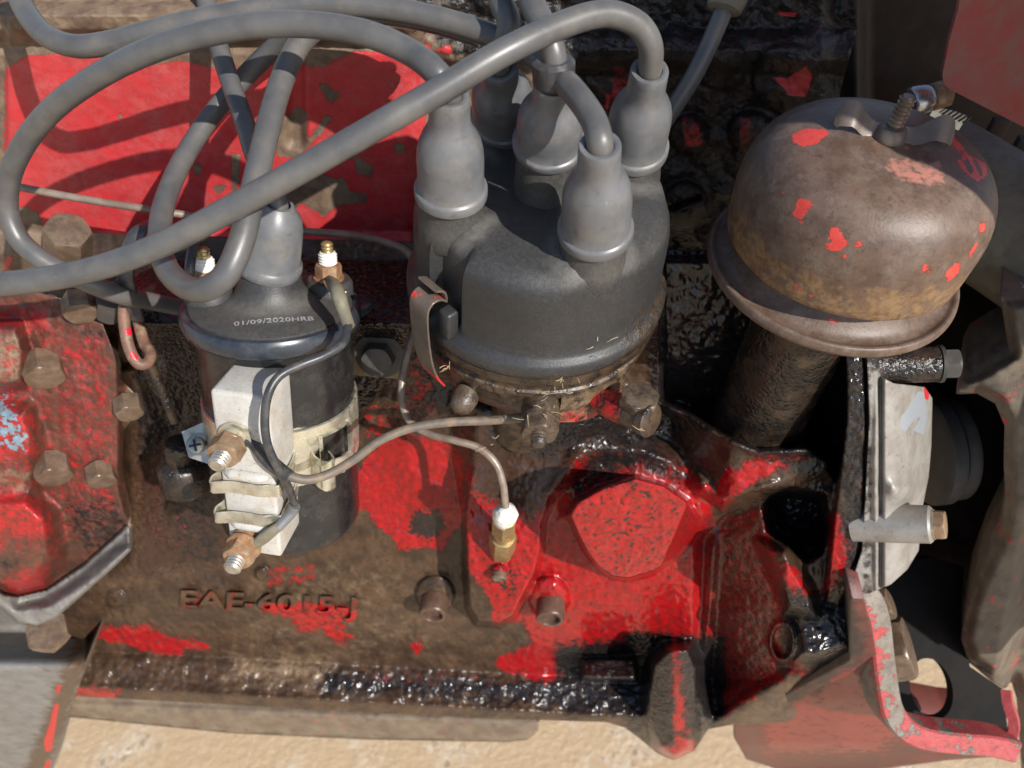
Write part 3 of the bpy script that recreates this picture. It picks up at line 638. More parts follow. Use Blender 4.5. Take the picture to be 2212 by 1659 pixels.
# ================================================================== LEFT HOUSING WITH ITS BOLTS
pump = thing('bolted_housing', 'chipped red housing with five hex bolts beside the coil at left', 'housing', WY(120, 1000, 1))
PUMP_OUT = [(-120, 590), (120, 640), (196, 690), (222, 700), (245, 760), (262, 820), (300, 860), (282, 905), (264, 930), (262, 1010), (276, 1080), (283, 1120), (278, 1185), (250, 1220), (190, 1270), (120, 1330), (80, 1352), (36, 1340), (0, 1305), (-120, 1250)]
def Ypump(u, v):
    Y = .6 - .0070*(v-640)
    Y = lift(u, v, Y, [(-200, 700), (40, 700), (58, 760), (50, 830), (-40, 850), (-200, 850)], 16, add=-1.0)
    Y = lift(u, v, Y, [(-200, 870), (60, 880), (85, 960), (75, 1050), (-200, 1060)], 28, add=-.9)
    Y = lift(u, v, Y, [(-200, 1060), (60, 1065), (110, 1110), (125, 1200), (90, 1260), (20, 1290), (-200, 1250)], 30, add=-1.2)
    edge = sdpoly(np.stack([u, v], 1), [(-300, 500), (196, 600), (250, 760), (255, 900), (254, 1050), (270, 1120), (262, 1170), (180, 1240), (100, 1292), (40, 1300), (-10, 1270), (-300, 1180)])
    Y = Y - .0*edge + sst(10, -26, edge)*sst(1130, 1200, v)*(-.9)
    Y = Y + sst(4, -20, edge)*sst(1150, 1080, v)*.8
    return Y + .10*fbm(u, v, 60, 3) + .05*fbm(u, v, 14, 3)
RED_P = [([(-120, 640), (100, 650), (130, 680), (110, 730), (-10, 735), (-120, 700)], .62), ([(-120, 640), (200, 690), (260, 860), (260, 1130), (120, 1200), (-120, 1200)], .40), ([(-120, 830), (30, 825), (60, 850), (80, 900), (100, 1000), (60, 1010), (-120, 990)], .72), [(-120, 1050), (40, 1055), (100, 1090), (118, 1150), (80, 1170), (-120, 1130)], [(20, 1252), (40, 1236), (72, 1234), (110, 1220), (90, 1280), (40, 1290), (14, 1272)],
    ([(110, 690), (240, 700), (262, 900), (260, 1120), (150, 1130), (100, 880)], .50), ([(80, 680), (130, 690), (120, 740), (80, 730)], .66), ([(50, 1050), (110, 1020), (120, 1060), (60, 1070)], .6), ([(150, 960), (250, 920), (240, 1000), (180, 1010)], .55), ([(90, 1160), (150, 1150), (140, 1220), (90, 1230)], .62), ([(-120, 1140), (60, 1165), (120, 1190), (-120, 1200)], .7), ([(150, 1020), (260, 1060), (260, 1130), (160, 1120)], .36)]
def attr_pump(u, v):
    low = sdpoly(np.stack([u, v], 1), [(-300, 500), (300, 600), (255, 900), (270, 1120), (262, 1172), (180, 1244), (100, 1296), (40, 1303), (-10, 1275), (-300, 1180)])
    return dict(red=blobs(u, v, RED_P, 34)*.94*sst(-10, 0, low), blue=blobs(u, v, [([(-120, 840), (30, 842), (40, 900), (70, 960), (60, 985), (20, 980), (-10, 960), (-120, 930)], .56)], 20),
                tan=np.maximum(blobs(u, v, [([(-120, 710), (50, 720), (45, 820), (-120, 830)], .75), ([(-120, 1010), (70, 1020), (60, 1060), (-120, 1060)], .8), ([(40, 900), (70, 905), (65, 960), (40, 950)], .7)], 20), .62*sst(0, -14, low)),
                oil=blobs(u, v, [([(150, 700), (230, 710), (240, 760), (170, 740)], .6), ([(130, 1060), (285, 1060), (285, 1170), (190, 1200), (120, 1130)], .5), ([(-120, 1180), (50, 1200), (40, 1240), (-120, 1250)], .5)], 30))
relief('housing', (-120, 304), (588, 1356), 3.2, Ypump, PUMP_OUT, M['pump'], pump, attr_pump, (-1.8, 2.2, -3.2))
bmb = MB(); hexhead(bmb, (0, 0, 0), (0, 0, 1), 1.0, .72, ch=.07); bolt_me = mesh_from('hex_bolt', bmb.verts(), bmb.f, 35); bolt_me.materials.append(M['bolt'])
for (u, v, s, rot) in ((92, 775, 1.34, .4), (114, 990, 1.34, .5), (216, 1008, 1.05, .45), (275, 864, .98, .5), (170, 645, 1.08, .8)):
    p = WY(np.array([u]), np.array([v]), Ypump(np.array([float(min(u, 255))]), np.array([float(v)]))+.05)[0]
    a = unit((.42, -.88, -.15)); xh = (math.cos(rot), 0, math.sin(rot))
    inst('hex_bolt', bolt_me, pump, mat4(p, a, xh, s))
FLG = [(-20, 1262), (10, 1282), (40, 1286), (100, 1272), (180, 1218), (256, 1150), (284, 1120), (284, 1188), (250, 1222), (190, 1275), (120, 1337), (80, 1356), (36, 1346), (0, 1312), (-20, 1300)]
relief('flange_lip', (-20, 286), (1140, 1358), 3, lambda u, v: Ypump(u, v) - .45 + .5*sst(6, 0, sdpoly(np.stack([u, v], 1), FLG)), FLG, M['grey'], pump, lambda u, v: dict(tan=.02+.3*sst(200, 290, u), red=0*u), (-.8, 1, -1.5))
# grey leg under the housing
leg = thing('grey_casting', 'scuffed grey painted casting with brown right edge at lower left corner', 'casting', WY(60, 1500, -2))
relief('casting_wall', (-120, 230), (1240, 1700), 5, lambda u, v: -2.6 - 3.6*sst(1345, 1450, v) - .001*(v-1300) + .5*sst(-30, 10, (u-(222-.39*(v-1340))))+.03*fbm(u, v, 40, 3), [(-120, 1250), (120, 1260), (222, 1290), (205, 1350), (172, 1480), (128, 1590), (100, 1700), (-120, 1700)], M['grey'], leg,
       lambda u, v: dict(tan=np.clip(1-np.abs(u-(205-.39*(v-1340)))/60, 0, 1)*.9*sst(1250, 1400, v+60)+.0*u, red=blobs(u, v, [[(118, 1520), (128, 1520), (112, 1620), (98, 1625), (95, 1600), (108, 1560)], [(100, 1645), (112, 1640), (100, 1680), (90, 1670)], [(122, 1480), (134, 1478), (128, 1500), (120, 1500)]], 4)), (0, 3, 0))
mb = MB(); p = W(100, 1362, 38.0); hexhead(mb, p, unit((-.1, .1, -1)), 1.7, .7); part('hex_nut', mb, M['bolt'], leg)
# ================================================================== DISTRIBUTOR
Z = np.array([0, 0, 1.0])
dist = thing('distributor', 'black dusty distributor with five grey booted towers in the middle', 'distributor', (0, 0, 0))
ANG, TR, TH, CHI = .49, 3.04, 4.34, .90
towers = {}
for nm, k in (('right', 0), ('back', 1), ('left', 2), ('front', 3)):
    a = ANG + k*math.pi/2; towers[nm] = np.array([TR*math.cos(a), TR*math.sin(a), TH])
towers['mid'] = np.array([0, 0, TH+CHI])
mb = MB(); SEG = 120; aa = np.linspace(0, 2*np.pi, SEG, endpoint=False)
prof = [(4.18, -.22), (4.26, -.2), (4.33, -.1), (4.36, .1), (4.35, .3), (4.29, .42), (4.14, .52), (4.07, .65), (4.05, 1.1), (4.03, 2.2), (4.0, 2.75), (3.95, 3.0), (3.85, 3.22), (3.66, 3.42), (3.4, 3.54), (3.0, 3.6), (2.4, 3.64), (1.6, 3.68), (.8, 3.7), (.05, 3.7)]
clip_dir = unit(np.array([-.69, -.72, 0])); ca = math.atan2(clip_dir[1], clip_dir[0])
R = []
for r, h in prof:
    da = np.abs((aa-ca+np.pi) % (2*np.pi)-np.pi)
    notch = sst(.165, .13, da)*sst(.6, .8, h)*(.34 if r > 3.3 else 0)
    rr = r - notch
    hh = h + 0*aa
    # webs rising into the plug towers
    for t in towers.values():
        ta = math.atan2(t[1], t[0]); tr = math.hypot(t[0], t[1])
        if tr > .5:
            x, y = rr*np.cos(aa), rr*np.sin(aa); dd = np.hypot(x-t[0], y-t[1])
            if h > 2.5: hh = hh + .22*np.exp(-(np.clip(dd-.95, 0, 9)/.32)**2)*sst(2.5, 3.3, h)
    R.append(np.stack([rr*np.cos(aa), rr*np.sin(aa), hh], 1))
mb.rings(R)
capverts = None
for t in towers.values():
    mb.lathe([(1.0, 2.9), (.98, 3.5), (.94, 3.8), (.90, t[2]-.25), (.88, t[2]+.3)], (t[0], t[1], 0), Z, 40)
# vertical tab beside the clip and its base
tb = frame(clip_dir, (0, 0, 1)); o = clip_dir*3.92
tang = np.cross(Z, clip_dir)
mb.rbox(o + tang*.10 + Z*.45, tang*.5, clip_dir*.45, Z*1.05, .1)
mb.rbox(o - tang*.95 + Z*.45, tang*.25, clip_dir*.4, Z*.9, .08)
V = mb.verts(); ho = np.hypot(V[:, 0], V[:, 1])
dmin = np.min([np.hypot(V[:, 0]-t[0], V[:, 1]-t[1]) for t in towers.values()], axis=0)
nfr = lambda V, s: fbm(V[:, 0]*10+50, V[:, 1]*10+V[:, 2]*7+80, s, 3)
dust = .10 + .38*np.exp(-((dmin-1.15)/.22)**2)*(V[:, 2] > 3.2) + .18*(V[:, 2] > 3.2) + .15*nfr(V, 18)
oilc = sst(.9, 2.8, V[:, 0]+.25*V[:, 1]+0*V[:, 2])*sst(2.6, .2, V[:, 2])*.62 + .40*(V[:, 2] < .2)
part('cap', mb, M['cap'], dist, 38, attrs=dict(dust=dust, oil=oilc))

mb = MB()
mb.lathe([(4.28, -.2), (4.30, -.5), (4.2, -.62), (4.08, -.7), (4.06, -1.0), (4.14, -1.06), (4.10, -1.4), (3.95, -1.6), (3.9, -2.1), (3.75, -2.6), (3.4, -2.95), (2.5, -3.3), (1.9, -3.5), (1.4, -3.9), (1.35, -6.2), (1.4, -8.2)], (0, 0, 0), Z, 96)
V = mb.verts(); V = V + .07*np.stack([nfr(V, 9), nfr(V+3, 9), 0*V[:, 0]], 1)*(V[:, 2:] < -.3); mb.v = [V]
part('housing', mb, M['housing'], dist, 50, attrs=dict(red=np.zeros(len(V)), tan=sst(-.6, -1.0, V[:, 2])*sst(-2.4, -1.6, V[:, 2])*.42))
# side plate with a red lower edge
def rad(a, r, z): return np.array([r*math.cos(a), r*math.sin(a), z])
mb = MB(); A = np.linspace(-1.32, -.72, 14)
ring = [np.array([rad(a, 4.06, -1.3), rad(a, 4.2, -1.3), rad(a, 4.22, -2.5-.25*math.sin((a+1.32)*5)), rad(a, 4.08, -2.5-.25*math.sin((a+1.32)*5))]) for a in A]
mb.rings(ring); V = mb.verts(); part('side_plate', mb, M['housing'], dist, 30, attrs=dict(red=sst(-2.3, -2.6, V[:, 2])*.9, tan=np.full(len(V), .55)))
# low tension terminal facing the viewer
t0 = rad(-1.44, 3.5, -1.75); ta = unit((-.03, -1, -.10)); 
mb = MB(); mb.lathe([(.62, 0), (.66, .3), (.60, .6), (.66, .75), (.64, 1.1)], t0, ta, 28); V = mb.verts()
V = V + .06*np.stack([nfr(V, 6), nfr(V+5, 6), nfr(V+9, 6)], 1); mb.v = [V]
ts = part('terminal_post', mb, M['nut'], dist, 60)
mb = MB(); hexhead(mb, t0+ta*1.1, ta, 1.08, .55, (1, 0, .3)); part('nut', mb, M['nut'], ts)
mb = MB(); thread(mb, t0+ta*1.6, ta, .27, .42, .11); part('stud', mb, M['nut'], ts)
# small greasy screw left, oiler tube right
s0 = rad(-2.12, 3.8, -2.2); sa = unit((-.35, -.9, -.35))
mb = MB(); mb.lathe([(.42, 0), (.46, .3), (.44, .5), (.38, .75), (.2, .85), (.02, .86)], s0, sa, 18); V = mb.verts(); mb.v = [V+.07*np.stack([nfr(V, 5), nfr(V+4, 5), nfr(V+8, 5)], 1)]
part('screw', mb, M['nut'], dist, 60)
e0, e1 = W(1292, 862, 26.3), W(1408, 910, 24.9)
mb = MB(); ea = unit(e1-e0); Le = np.linalg.norm(e1-e0)
mb.lathe([(.42, 0), (.48, Le*.3), (.50, Le-.3), (.56, Le-.28), (.56, Le-.04), (.50, Le), (.02, Le)], e0, ea, 32); V = mb.verts()
ol = part('oil_cup', mb, M['housing'], dist, 40, attrs=dict(red=.75*sst(Le-.35, Le-.6, (V-e0) @ ea), tan=np.zeros(len(V))))
b0 = W(1378, 876, 25.3); mb = MB(); hexhead(mb, b0, W(1384, 852, 24.9)-b0, 1.1, .5, (1, .2, 0)); V = mb.verts(); mb.v = [V+.05*np.stack([nfr(V, 5), nfr(V+4, 5), nfr(V+8, 5)], 1)]
part('bolt', mb, M['nut'], ol, 50)
# spring clip holding the cap down
cp = lambda out, z, s=0: clip_dir*out + Z*z + tang*s
P = spline([cp(3.95, 1.5), cp(4.2, 1.72), cp(4.5, 1.74), cp(4.68, 1.5), cp(4.72, .9), cp(4.70, .2), cp(4.62, -.8), cp(4.42, -1.7), cp(4.15, -2.3)], 6)-tang*.35
mb = MB(); mb.strip(P, .86, .07, tang); V = mb.verts(); mp = proj(V)
part('spring_clip', mb, M['clip'], dist, 40, attrs=dict(red=np.clip(sst(1.45, 1.6, V[:, 2])*.44 + sst(-1.25, -1.7, V[:, 2])*.62, 0, 1)))
P = spline([cp(3.95, 1.58), cp(4.0, 1.85), cp(4.1, 2.0), cp(4.35, 2.15)], 5)-tang*.35; mb = MB(); mb.strip(P, .86, .08, tang); V = mb.verts()
part('clip_lip', mb, M['clip'], dist, 40, attrs=dict(red=np.zeros(len(V))))

# ================================================================== CABLES WITH THEIR BOOTS
BOOTP = [(.88, .03), (.98, 0), (1.04, .03), (1.05, .10), (1.045, .28), (1.025, .33), (.965, .35), (.945, .38), (.93, .8), (.925, 1.3), (.90, 1.6), (.84, 1.85), (.74, 2.08), (.63, 2.27), (.565, 2.45), (.54, 2.65), (.53, 3.05), (.525, 3.22), (.50, 3.28), (.42, 3.29), (.35, 3.25)]
def aim(base, uv, L):
    d = np.linspace(dep(base)-L*1.02, dep(base)+.2, 900); P = W(uv[0], uv[1], d); D = np.linalg.norm(P-base, axis=1)
    i = np.argmin(np.abs(D-L)+.0*d); return P[i]
def boot(base, top, parent, k=1.0, mat='boot', label=None):
    ax = unit(top-base); L = np.linalg.norm(top-base); f = L/3.29
    mb = MB(); mb.lathe([(r*k, h*f) for r, h in BOOTP], base, ax, 48, cap0=False, cap1=False)
    return part('boot', mb, M[mat], parent, 50, label=label)
CR = .33
def cable(name, label, pts, r=CR, mat='cable', base=None, group='grey plug cables', cat='cable', n=12):
    t = thing(name, label, cat, pts[0], group)
    mb = MB(); mb.tube(spline(pts, n), r, 22); part('cable', mb, M[mat], t, 60); return t
def w3(*a): return [W(*q) for q in a]
tops = {}
for nm, uv in (('left', (970, 205)), ('front', (1296, 312)), ('right', (1404, 150)), ('back', (1078, 140)), ('mid', (1196, 175))):
    tops[nm] = aim(towers[nm], uv, 3.29 if nm != 'mid' else 2.6)
def start(nm): return [towers[nm]*.4+tops[nm]*.6, tops[nm]]
dR, dF, dL, dB, dM = (dep(tops[k]) for k in ('right', 'front', 'left', 'back', 'mid'))
cA = cable('plug_cable', 'long grey cable crossing diagonally in front of all the others', start('right') + w3((1404, 95, dR-.7), (1375, 52, dR-1.1), (1310, 30, dR-1.5), (1220, 52, dR-1.9), (1090, 112, dR-2.4), (950, 195, 19.1), (800, 281, 19.2), (650, 367, 19.5), (500, 450, 19.9), (350, 528, 20.4), (200, 582, 20.8), (60, 608, 21.1), (-120, 622, 21.4)))
boot(towers['right'], tops['right'], cA)
cB = cable('plug_cable', 'grey cable from the front tower bending up to the top left corner', start('front') + w3((1283, 262, dF+.2), (1245, 205, dF+.7), (1190, 150, dF+1.7), (1120, 102, 21.9), (1020, 62, 22.3), (900, 30, 22.5), (780, 12, 22.5), (650, 12, 22.5), (480, 34, 22.5), (340, 66, 22.6), (240, 92, 22.8), (165, 100, 23), (105, 80, 23.3), (62, 35, 23.8), (35, -20, 24.3), (5, -90, 24.8)))
boot(towers['front'], tops['front'], cB)
cC = cable('plug_cable', 'grey cable from the left tower looping round the left edge and behind the coil', start('left') + w3((945, 160, dL-.5), (880, 110, 19.9), (780, 70, 20), (640, 52, 20.2), (500, 62, 20.4), (350, 100, 20.8), (210, 166, 21.8), (100, 250, 23.2), (32, 350, 24.6), (15, 440, 25.6), (38, 512, 26), (92, 562, 26.2), (180, 606, 26.7), (250, 634, 27.6), (320, 650, 29.2), (430, 670, 31), (600, 690, 33), (780, 690, 33), (890, 668, 32), (1020, 640, 32)))
boot(towers['left'], tops['left'], cC)
cF = cable('plug_cable', 'grey cable rising from the rear tower out of the top', start('back') + w3((1094, 85, dB-.6), (1100, 50, dB-.8), (1085, 10, dB-.7), (1060, -60, dB)))
boot(towers['back'], tops['back'], cF)
cM = cable('coil_cable', 'grey cable rising from the taller centre tower out of the top', [towers['mid']*.4+tops['mid']*.6, tops['mid']] + w3((1196, 120, dM-.5), (1180, 70, dM-.6), (1160, 30, dM-.4), (1135, -30, dM), (1110, -90, dM+.8)))
boot(towers['mid'], tops['mid'], cM)
mb = MB(); tm = tops['mid']; mb.lathe([(.50, -.1), (.55, 0), (.55, .5), (.45, .6)], tm, W(1196, 120, dM-.5)-tm, 24); part('cable_collar', mb, M['wire'], cM)
cable('loose_cable', 'grey cable hanging in a long narrow loop in front of the coil', w3((1000, 62, 24.6), (880, 30, 24.8), (750, 24, 25), (660, 50, 25.8), (598, 98, 26.8), (530, 165, 27.5), (455, 252, 27.3), (395, 345, 26.5), (358, 430, 25.3), (345, 505, 24), (358, 575, 22.6), (395, 616, 21.6), (438, 626, 20.9), (486, 596, 20.5), (520, 525, 20.5), (542, 435, 20.8), (566, 330, 21.4), (594, 220, 22.2), (626, 132, 22.8), (662, 78, 23.2), (720, 40, 23.5), (820, 28, 23.7), (940, 48, 23.7), (1040, 78, 23.7)), r=.335)
cG = cable('plug_cable', 'thin grey cable slanting behind the right tower from a plug cap', w3((1574, -10, 25.6), (1556, 40, 25.7), (1530, 100, 26), (1495, 170, 26.4), (1450, 240, 27), (1410, 300, 27.6), (1370, 360, 28.5)), r=.30)
mb = MB(); p0 = W(1562, 24, 25.6); mb.lathe([(.46, 0), (.56, .05), (.62, .4), (.66, 2), (.6, 2.4)], p0, W(1592, -60, 25.4)-p0, 28); part('plug_cap', mb, M['hose'], cG)

# ================================================================== IGNITION COIL
P1, P2 = W(588, 666, 28.0), W(631, 1108, 32.6)
CAX = unit(P1-P2); CL = np.linalg.norm(P1-P2)
ctoview = -unit(np.array(ray(600, 850))); cf = unit(ctoview - CAX*(ctoview @ CAX)); cr = np.cross(cf, CAX); cr = cr if cr[0] > 0 else -cr
coil = thing('ignition_coil', 'black cylindrical ignition coil with clamp band standing left of the distributor', 'ignition coil', P2)
cpt = lambda a, r, h: P2 + CAX*h + r*(math.sin(a)*cr + math.cos(a)*cf)      # a = angle to the right of the viewer
mb = MB(); mb.lathe([(2.3, -.02), (2.6, .04), (2.7, .16), (2.72, .3), (2.72, CL-.5), (2.74, CL-.4)], P2, CAX, 80); part('can', mb, M['coil'], coil)
mb = MB(); mb.lathe([(2.72, CL-.55), (2.95, CL-.5), (3.05, CL-.38), (3.10, CL-.15), (3.08, CL+.05), (3.0, CL+.17), (2.86, CL+.2), (2.72, CL+.12)], P2, CAX, 80); part('crimped_rim', mb, M['rim'], coil)
mb = MB(); mb.lathe([(2.78, CL+.05), (2.76, CL+.22), (2.62, CL+.30), (2.2, CL+.33), (1.7, CL+.37), (1.42, CL+.46), (1.22, CL+.66), (1.08, CL+1.0), (1.0, CL+1.5), (.9, CL+2.3), (.8, CL+2.9)], P2, CAX, 64)
V = mb.verts(); hh = (V-P2) @ CAX
ctop = part('tower_cap', mb, M['cap'], coil, 45, attrs=dict(dust=.22+.5*np.exp(-((hh-CL-.5)/.2)**2)+.25*np.exp(-((hh-CL-.1)/.1)**2), oil=np.zeros(len(V))))
# terminal lugs of the cap
for sgn, nm in ((-1, 'l'), (1, 'r')):
    tc = P2 + CAX*(CL+.1) + cr*sgn*2.05 - cf*.55
    mb = MB(); mb.lathe([(.85, 0), (.84, .55), (.74, .68), (.05, .7)], tc, CAX, 28); part('terminal_boss', mb, M['cap'], coil, 45, attrs=dict(dust=np.full(len(mb.verts()), .3), oil=np.zeros(len(mb.verts()))))
    if sgn > 0:
        mb = MB(); mb.lathe([(1.0, -.15), (1.02, .12), (.92, .18), (.6, .2)], P2+CAX*(CL-.2)+cr*2.5-cf*.35, CAX, 30); part('rim_lug', mb, M['rim'], coil)
    st = MB(); thread(st, tc+CAX*.6, CAX, .22, 1.45, .13); s_o = part('terminal_stud', st, M['brass'], coil)
    n_ = MB(); n_.lathe([(.55, 0), (.55, .08), (.30, .1)], tc+CAX*.66, CAX, 24); part('washer', n_, M['rusty'], s_o)
    n_ = MB(); hexhead(n_, tc+CAX*.74, CAX, .82, .5, cr); part('nut', n_, M['rusty'], s_o)
    n_ = MB(); thread(n_, tc+CAX*1.24, CAX, .33, .46, .1, tip=.02); part('sleeve', n_, M['sealant'], s_o)
TL, TRr = P2 + CAX*(CL+.8) - cr*2.05 - cf*.55, P2 + CAX*(CL+.85) + cr*2.05 - cf*.55
mb = MB(); mb.rbox(TL-cr*.75+cf*.1-CAX*.02, cr*.55, cf*.5, CAX*.06, .02); part('spade_tab', mb, M['stud'], coil)
# printed date
V2, F2, E2 = text_mesh('01/09/2020HRB', 1, True, 1.06)
x0, x1 = V2[:, 0].min(), V2[:, 0].max(); q = (V2[:, 0]-(x0+x1)/2)/(x1-x0)*2.55; yh = V2[:, 1]/.7*.27
pr_r = 1.98 - yh; a = q/2.3
zz = np.interp(pr_r, [1.6, 1.9, 2.2, 2.62], [.66, .46, .38, .32])
rr_ = np.sqrt((q+.02)**2 + (1.90-yh)**2); zz = np.interp(rr_, [1.42, 1.7, 2.2, 2.62, 2.76], [.46, .37, .33, .30, .22])
PT = P2 + np.outer(np.ones(len(q)), CAX)*(CL+zz+.014)[:, None] + np.outer(q+.02, cr) + np.outer(1.90-yh, cf)
mb = MB(); mb.add(PT, F2); part('date_print', mb, M['print'], ctop, 0)
# clamp band, slanted window, mounting ears
def band(mb, a0, a1, h0, h1, r0, r1, n=40, slant=0):
    R = []
    for a in np.linspace(a0, a1, n):
        s_ = slant*a
        R.append(np.array([cpt(a, r0, h0+s_), cpt(a, r1, h0+s_+.02), cpt(a, r1+.02, (h0+h1)/2+s_), cpt(a, r1, h1+s_-.02), cpt(a, r0, h1+s_)]))
    return mb.rings(R)
HB0, HB1 = 3.4, 5.75
mb = MB(); band(mb, .95, 5.6, HB0, HB1, 2.73, 2.82)
band(mb, -.4, .42, HB0, HB1, 2.73, 2.82, 14); band(mb, .42, .95, HB1-.45, HB1, 2.73, 2.82, 10); band(mb, .42, .95, HB0, HB0+.5, 2.73, 2.82, 10)
bnd = part('clamp_band', mb, M['zinc'], coil, 50)
for a0, a1, h0, h1 in ((.40, .45, HB0+.45, HB1-.4), (.92, .97, HB0+.45, HB1-.4), (.42, .95, HB1-.52, HB1-.44), (.42, .95, HB0+.44, HB0+.52)):
    mb = MB(); band(mb, a0, a1, h0, h1, 2.80, 2.90, 8); part('window_rim', mb, M['zinc'], bnd, 50)
mb = MB(); q0 = cpt(.42, 2.8, HB0+.25)
mb.rbox(q0, cf*.1+cr*.02, CAX*1.25, cr*.0+cf*.85-cr*.05, .03); part('clamp_tab', mb, M['zinc'], bnd)
mb = MB(); mb.strip(spline([cpt(.30, 2.82, HB0+.8), cpt(.30, 3.3, HB0+.8), cpt(.36, 3.62, HB0+.75), cpt(.46, 3.5, HB0+.7), cpt(.5, 3.0, HB0+.7)], 6), 1.3, .07, CAX); part('clamp_fold', mb, M['zinc'], bnd)
mb = MB(); mb.strip(np.array([cpt(.5, 3.3, HB0+.75), cpt(.62, 3.35, HB0+.7), cpt(.70, 3.25, HB0+.7)]), .7, .08, CAX); part('clamp_fold', mb, M['zinc'], bnd)
# left ear with its cross head screw
ear = W(432, 962, 29.4); mb = MB(); en = unit(ctoview+np.array([-.2, 0, .1])); ex = unit(W(450, 958, 29.4)-W(414, 966, 29.4))
ef = frame(en, ex)
mb.prism([(-.52, .62), (.7, .9), (.9, .6), (.85, -.85), (.2, -.75), (-.45, -.35)], ear, en, .09, ex); eo = part('mounting_ear', mb, M['zinc'], coil, 30)
mb = MB(); mb.lathe([(.44, .05), (.46, .16), (.32, .2)], ear, en, 24); part('washer', mb, M['stud'], eo)
mb = MB(); mb.lathe([(.30, .18), (.32, .42), (.28, .54), (.16, .6), (.02, .61)], ear, en, 24); sc_o = part('screw_head', mb, M['stud'], eo)
for k in (0, 1):
    d_ = ef[0] if k else ef[1]; e_ = ef[1] if k else ef[0]
    mb = MB(); mb.rbox(ear+en*.57-d_*.22-e_*.045, d_*.44, e_*.09, en*.06, .012)
    part('cross_slot', mb, M['coil'], eo)
# boot and cable on the coil tower
bb = P2 + CAX*(CL+1.55); bt = aim(bb, (601, 440), 2.5)
cE = cable('coil_cable', 'thin grey cable coming down from the top edge into the coil boot', [bb*.4+bt*.6, bt] + w3((578, 405, dep(bt)+.1), (552, 340, 25.6), (527, 260, 26.1), (500, 185, 26.5), (474, 105, 26.8), (453, 35, 27), (436, -40, 27.2), (425, -90, 27.4)), r=.325)
ax = unit(bt-bb); L = np.linalg.norm(bt-bb); mb = MB()
mb.lathe([(.9, 0), (1.10, -.02), (1.13, .1), (1.12, .28), (1.05, .34), (1.02, .42), (.97, 1.2), (.92, 1.7), (.82, 2.05), (.62, 2.3), (.5, L), (.4, L)], bb, ax, 48, cap0=False, cap1=False); part('boot', mb, M['boot'], cE, 50)

# ================================================================== BALLAST RESISTOR
RA = W(451, 842, 24.75); RW = unit(cr - cf*.0 + .0*CAX); RD = -cf
RW = unit(W(575, 853, 24.75+.25)-RA); RL = -unit(CAX + .0*cf); RL = unit(W(497, 1188, 28.2)-RA)
RW = cr*math.cos(.42) + cf*math.sin(.42); RW = unit(RW - RL*(RW @ RL)); RD = np.cross(RW, RL); RD = RD if RD @ FW > 0 else -RD
LEN, WID, DPT = np.linalg.norm(W(497, 1188, 28.2)-RA), 1.88, 1.95
res = thing('ballast_resistor', 'white ceramic ballast resistor block clipped to the front of the coil', 'resistor', RA+RL*LEN)
rp = lambda w, l, d: RA + RW*w + RL*l + RD*d
mb = MB(); mb.rbox(rp(0, 0, 0), RW*WID, RD*DPT, RL*LEN*.49, .15); mb.rbox(rp(.02, LEN*.46, .03), RW*(WID-.04), RD*(DPT-.06), RL*LEN*.34, .1); mb.rbox(rp(.02, LEN*.77, .02), RW*(WID-.04), RD*(DPT-.04), RL*LEN*.23, .1)
body = part('ceramic_body', mb, M['ceramic'], res, 40)
for l in (.475, .80):
    mb = MB(); mb.tube(spline([rp(.22, LEN*l, .02), rp(.5, LEN*l, -.04), rp(1.3, LEN*l, -.04), rp(WID-.2, LEN*l, .02)], 4), [.1, .19, .2, .19, .1], 12); part('ceramic_ridge', mb, M['ceramic'], body, 60)
for l in (.545, .74):
    h = LEN*l
    P = spline([rp(.25, h-.2, DPT*.9), rp(-.05, h-.15, DPT*.6), rp(-.10, h-.1, .2), rp(-.22, h-.08, -.12), rp(-.18, h, -.30), rp(.05, h, -.26), rp(.4, h, -.16), rp(1.0, h, -.14), rp(1.4, h, -.16), rp(1.72, h, -.05), rp(WID+.12, h, -.02), rp(WID+.10, h, .3), rp(WID+.08, h-.05, DPT*.7), rp(WID-.1, h-.1, DPT+.3)], 5)
    mb = MB(); mb.strip(P, .50, .07, RL); part('retaining_clip', mb, M['zinc'], res, 40)
# terminals
def termbolt(l, w, mats, nutL, flag):
    o = rp(w, LEN*l, 0); a = -RD
    a = unit(-RD + .12*RL)
    m = MB(); m.lathe([(.52, 0), (.54, .12), (.40, .16), (.38, .34)], o, a, 28); w_o = part('terminal_washer', m, M[mats[0]], res)
    m = MB(); hexhead(m, o+a*.42, a, .95, nutL, RW+RL*.4); part('nut', m, M[mats[1]], w_o)
    m = MB(); thread(m, o+a*(.42+nutL-.05), a, .30, .50, .12, 22); part('stud', m, M['stud'], w_o)
    return o, a
o1, a1 = termbolt(.235, .72, ('zinc', 'tannut'), .62, 0)
m_ = MB(); m_.lathe([(.46, .95), (.5, 1.0), (.46, 1.06)], o1-a1*.5, a1, 24); part('lock_washer', m_, M['tannut'], res)
o2, a2 = termbolt(.895, .72, ('rusty', 'rusty'), .55, 0)
mb = MB(); mb.lathe([(.60, .30), (.62, .36), (.60, .44), (.3, .45)], o2, a2, 28); part('washer', mb, M['rusty'], res)
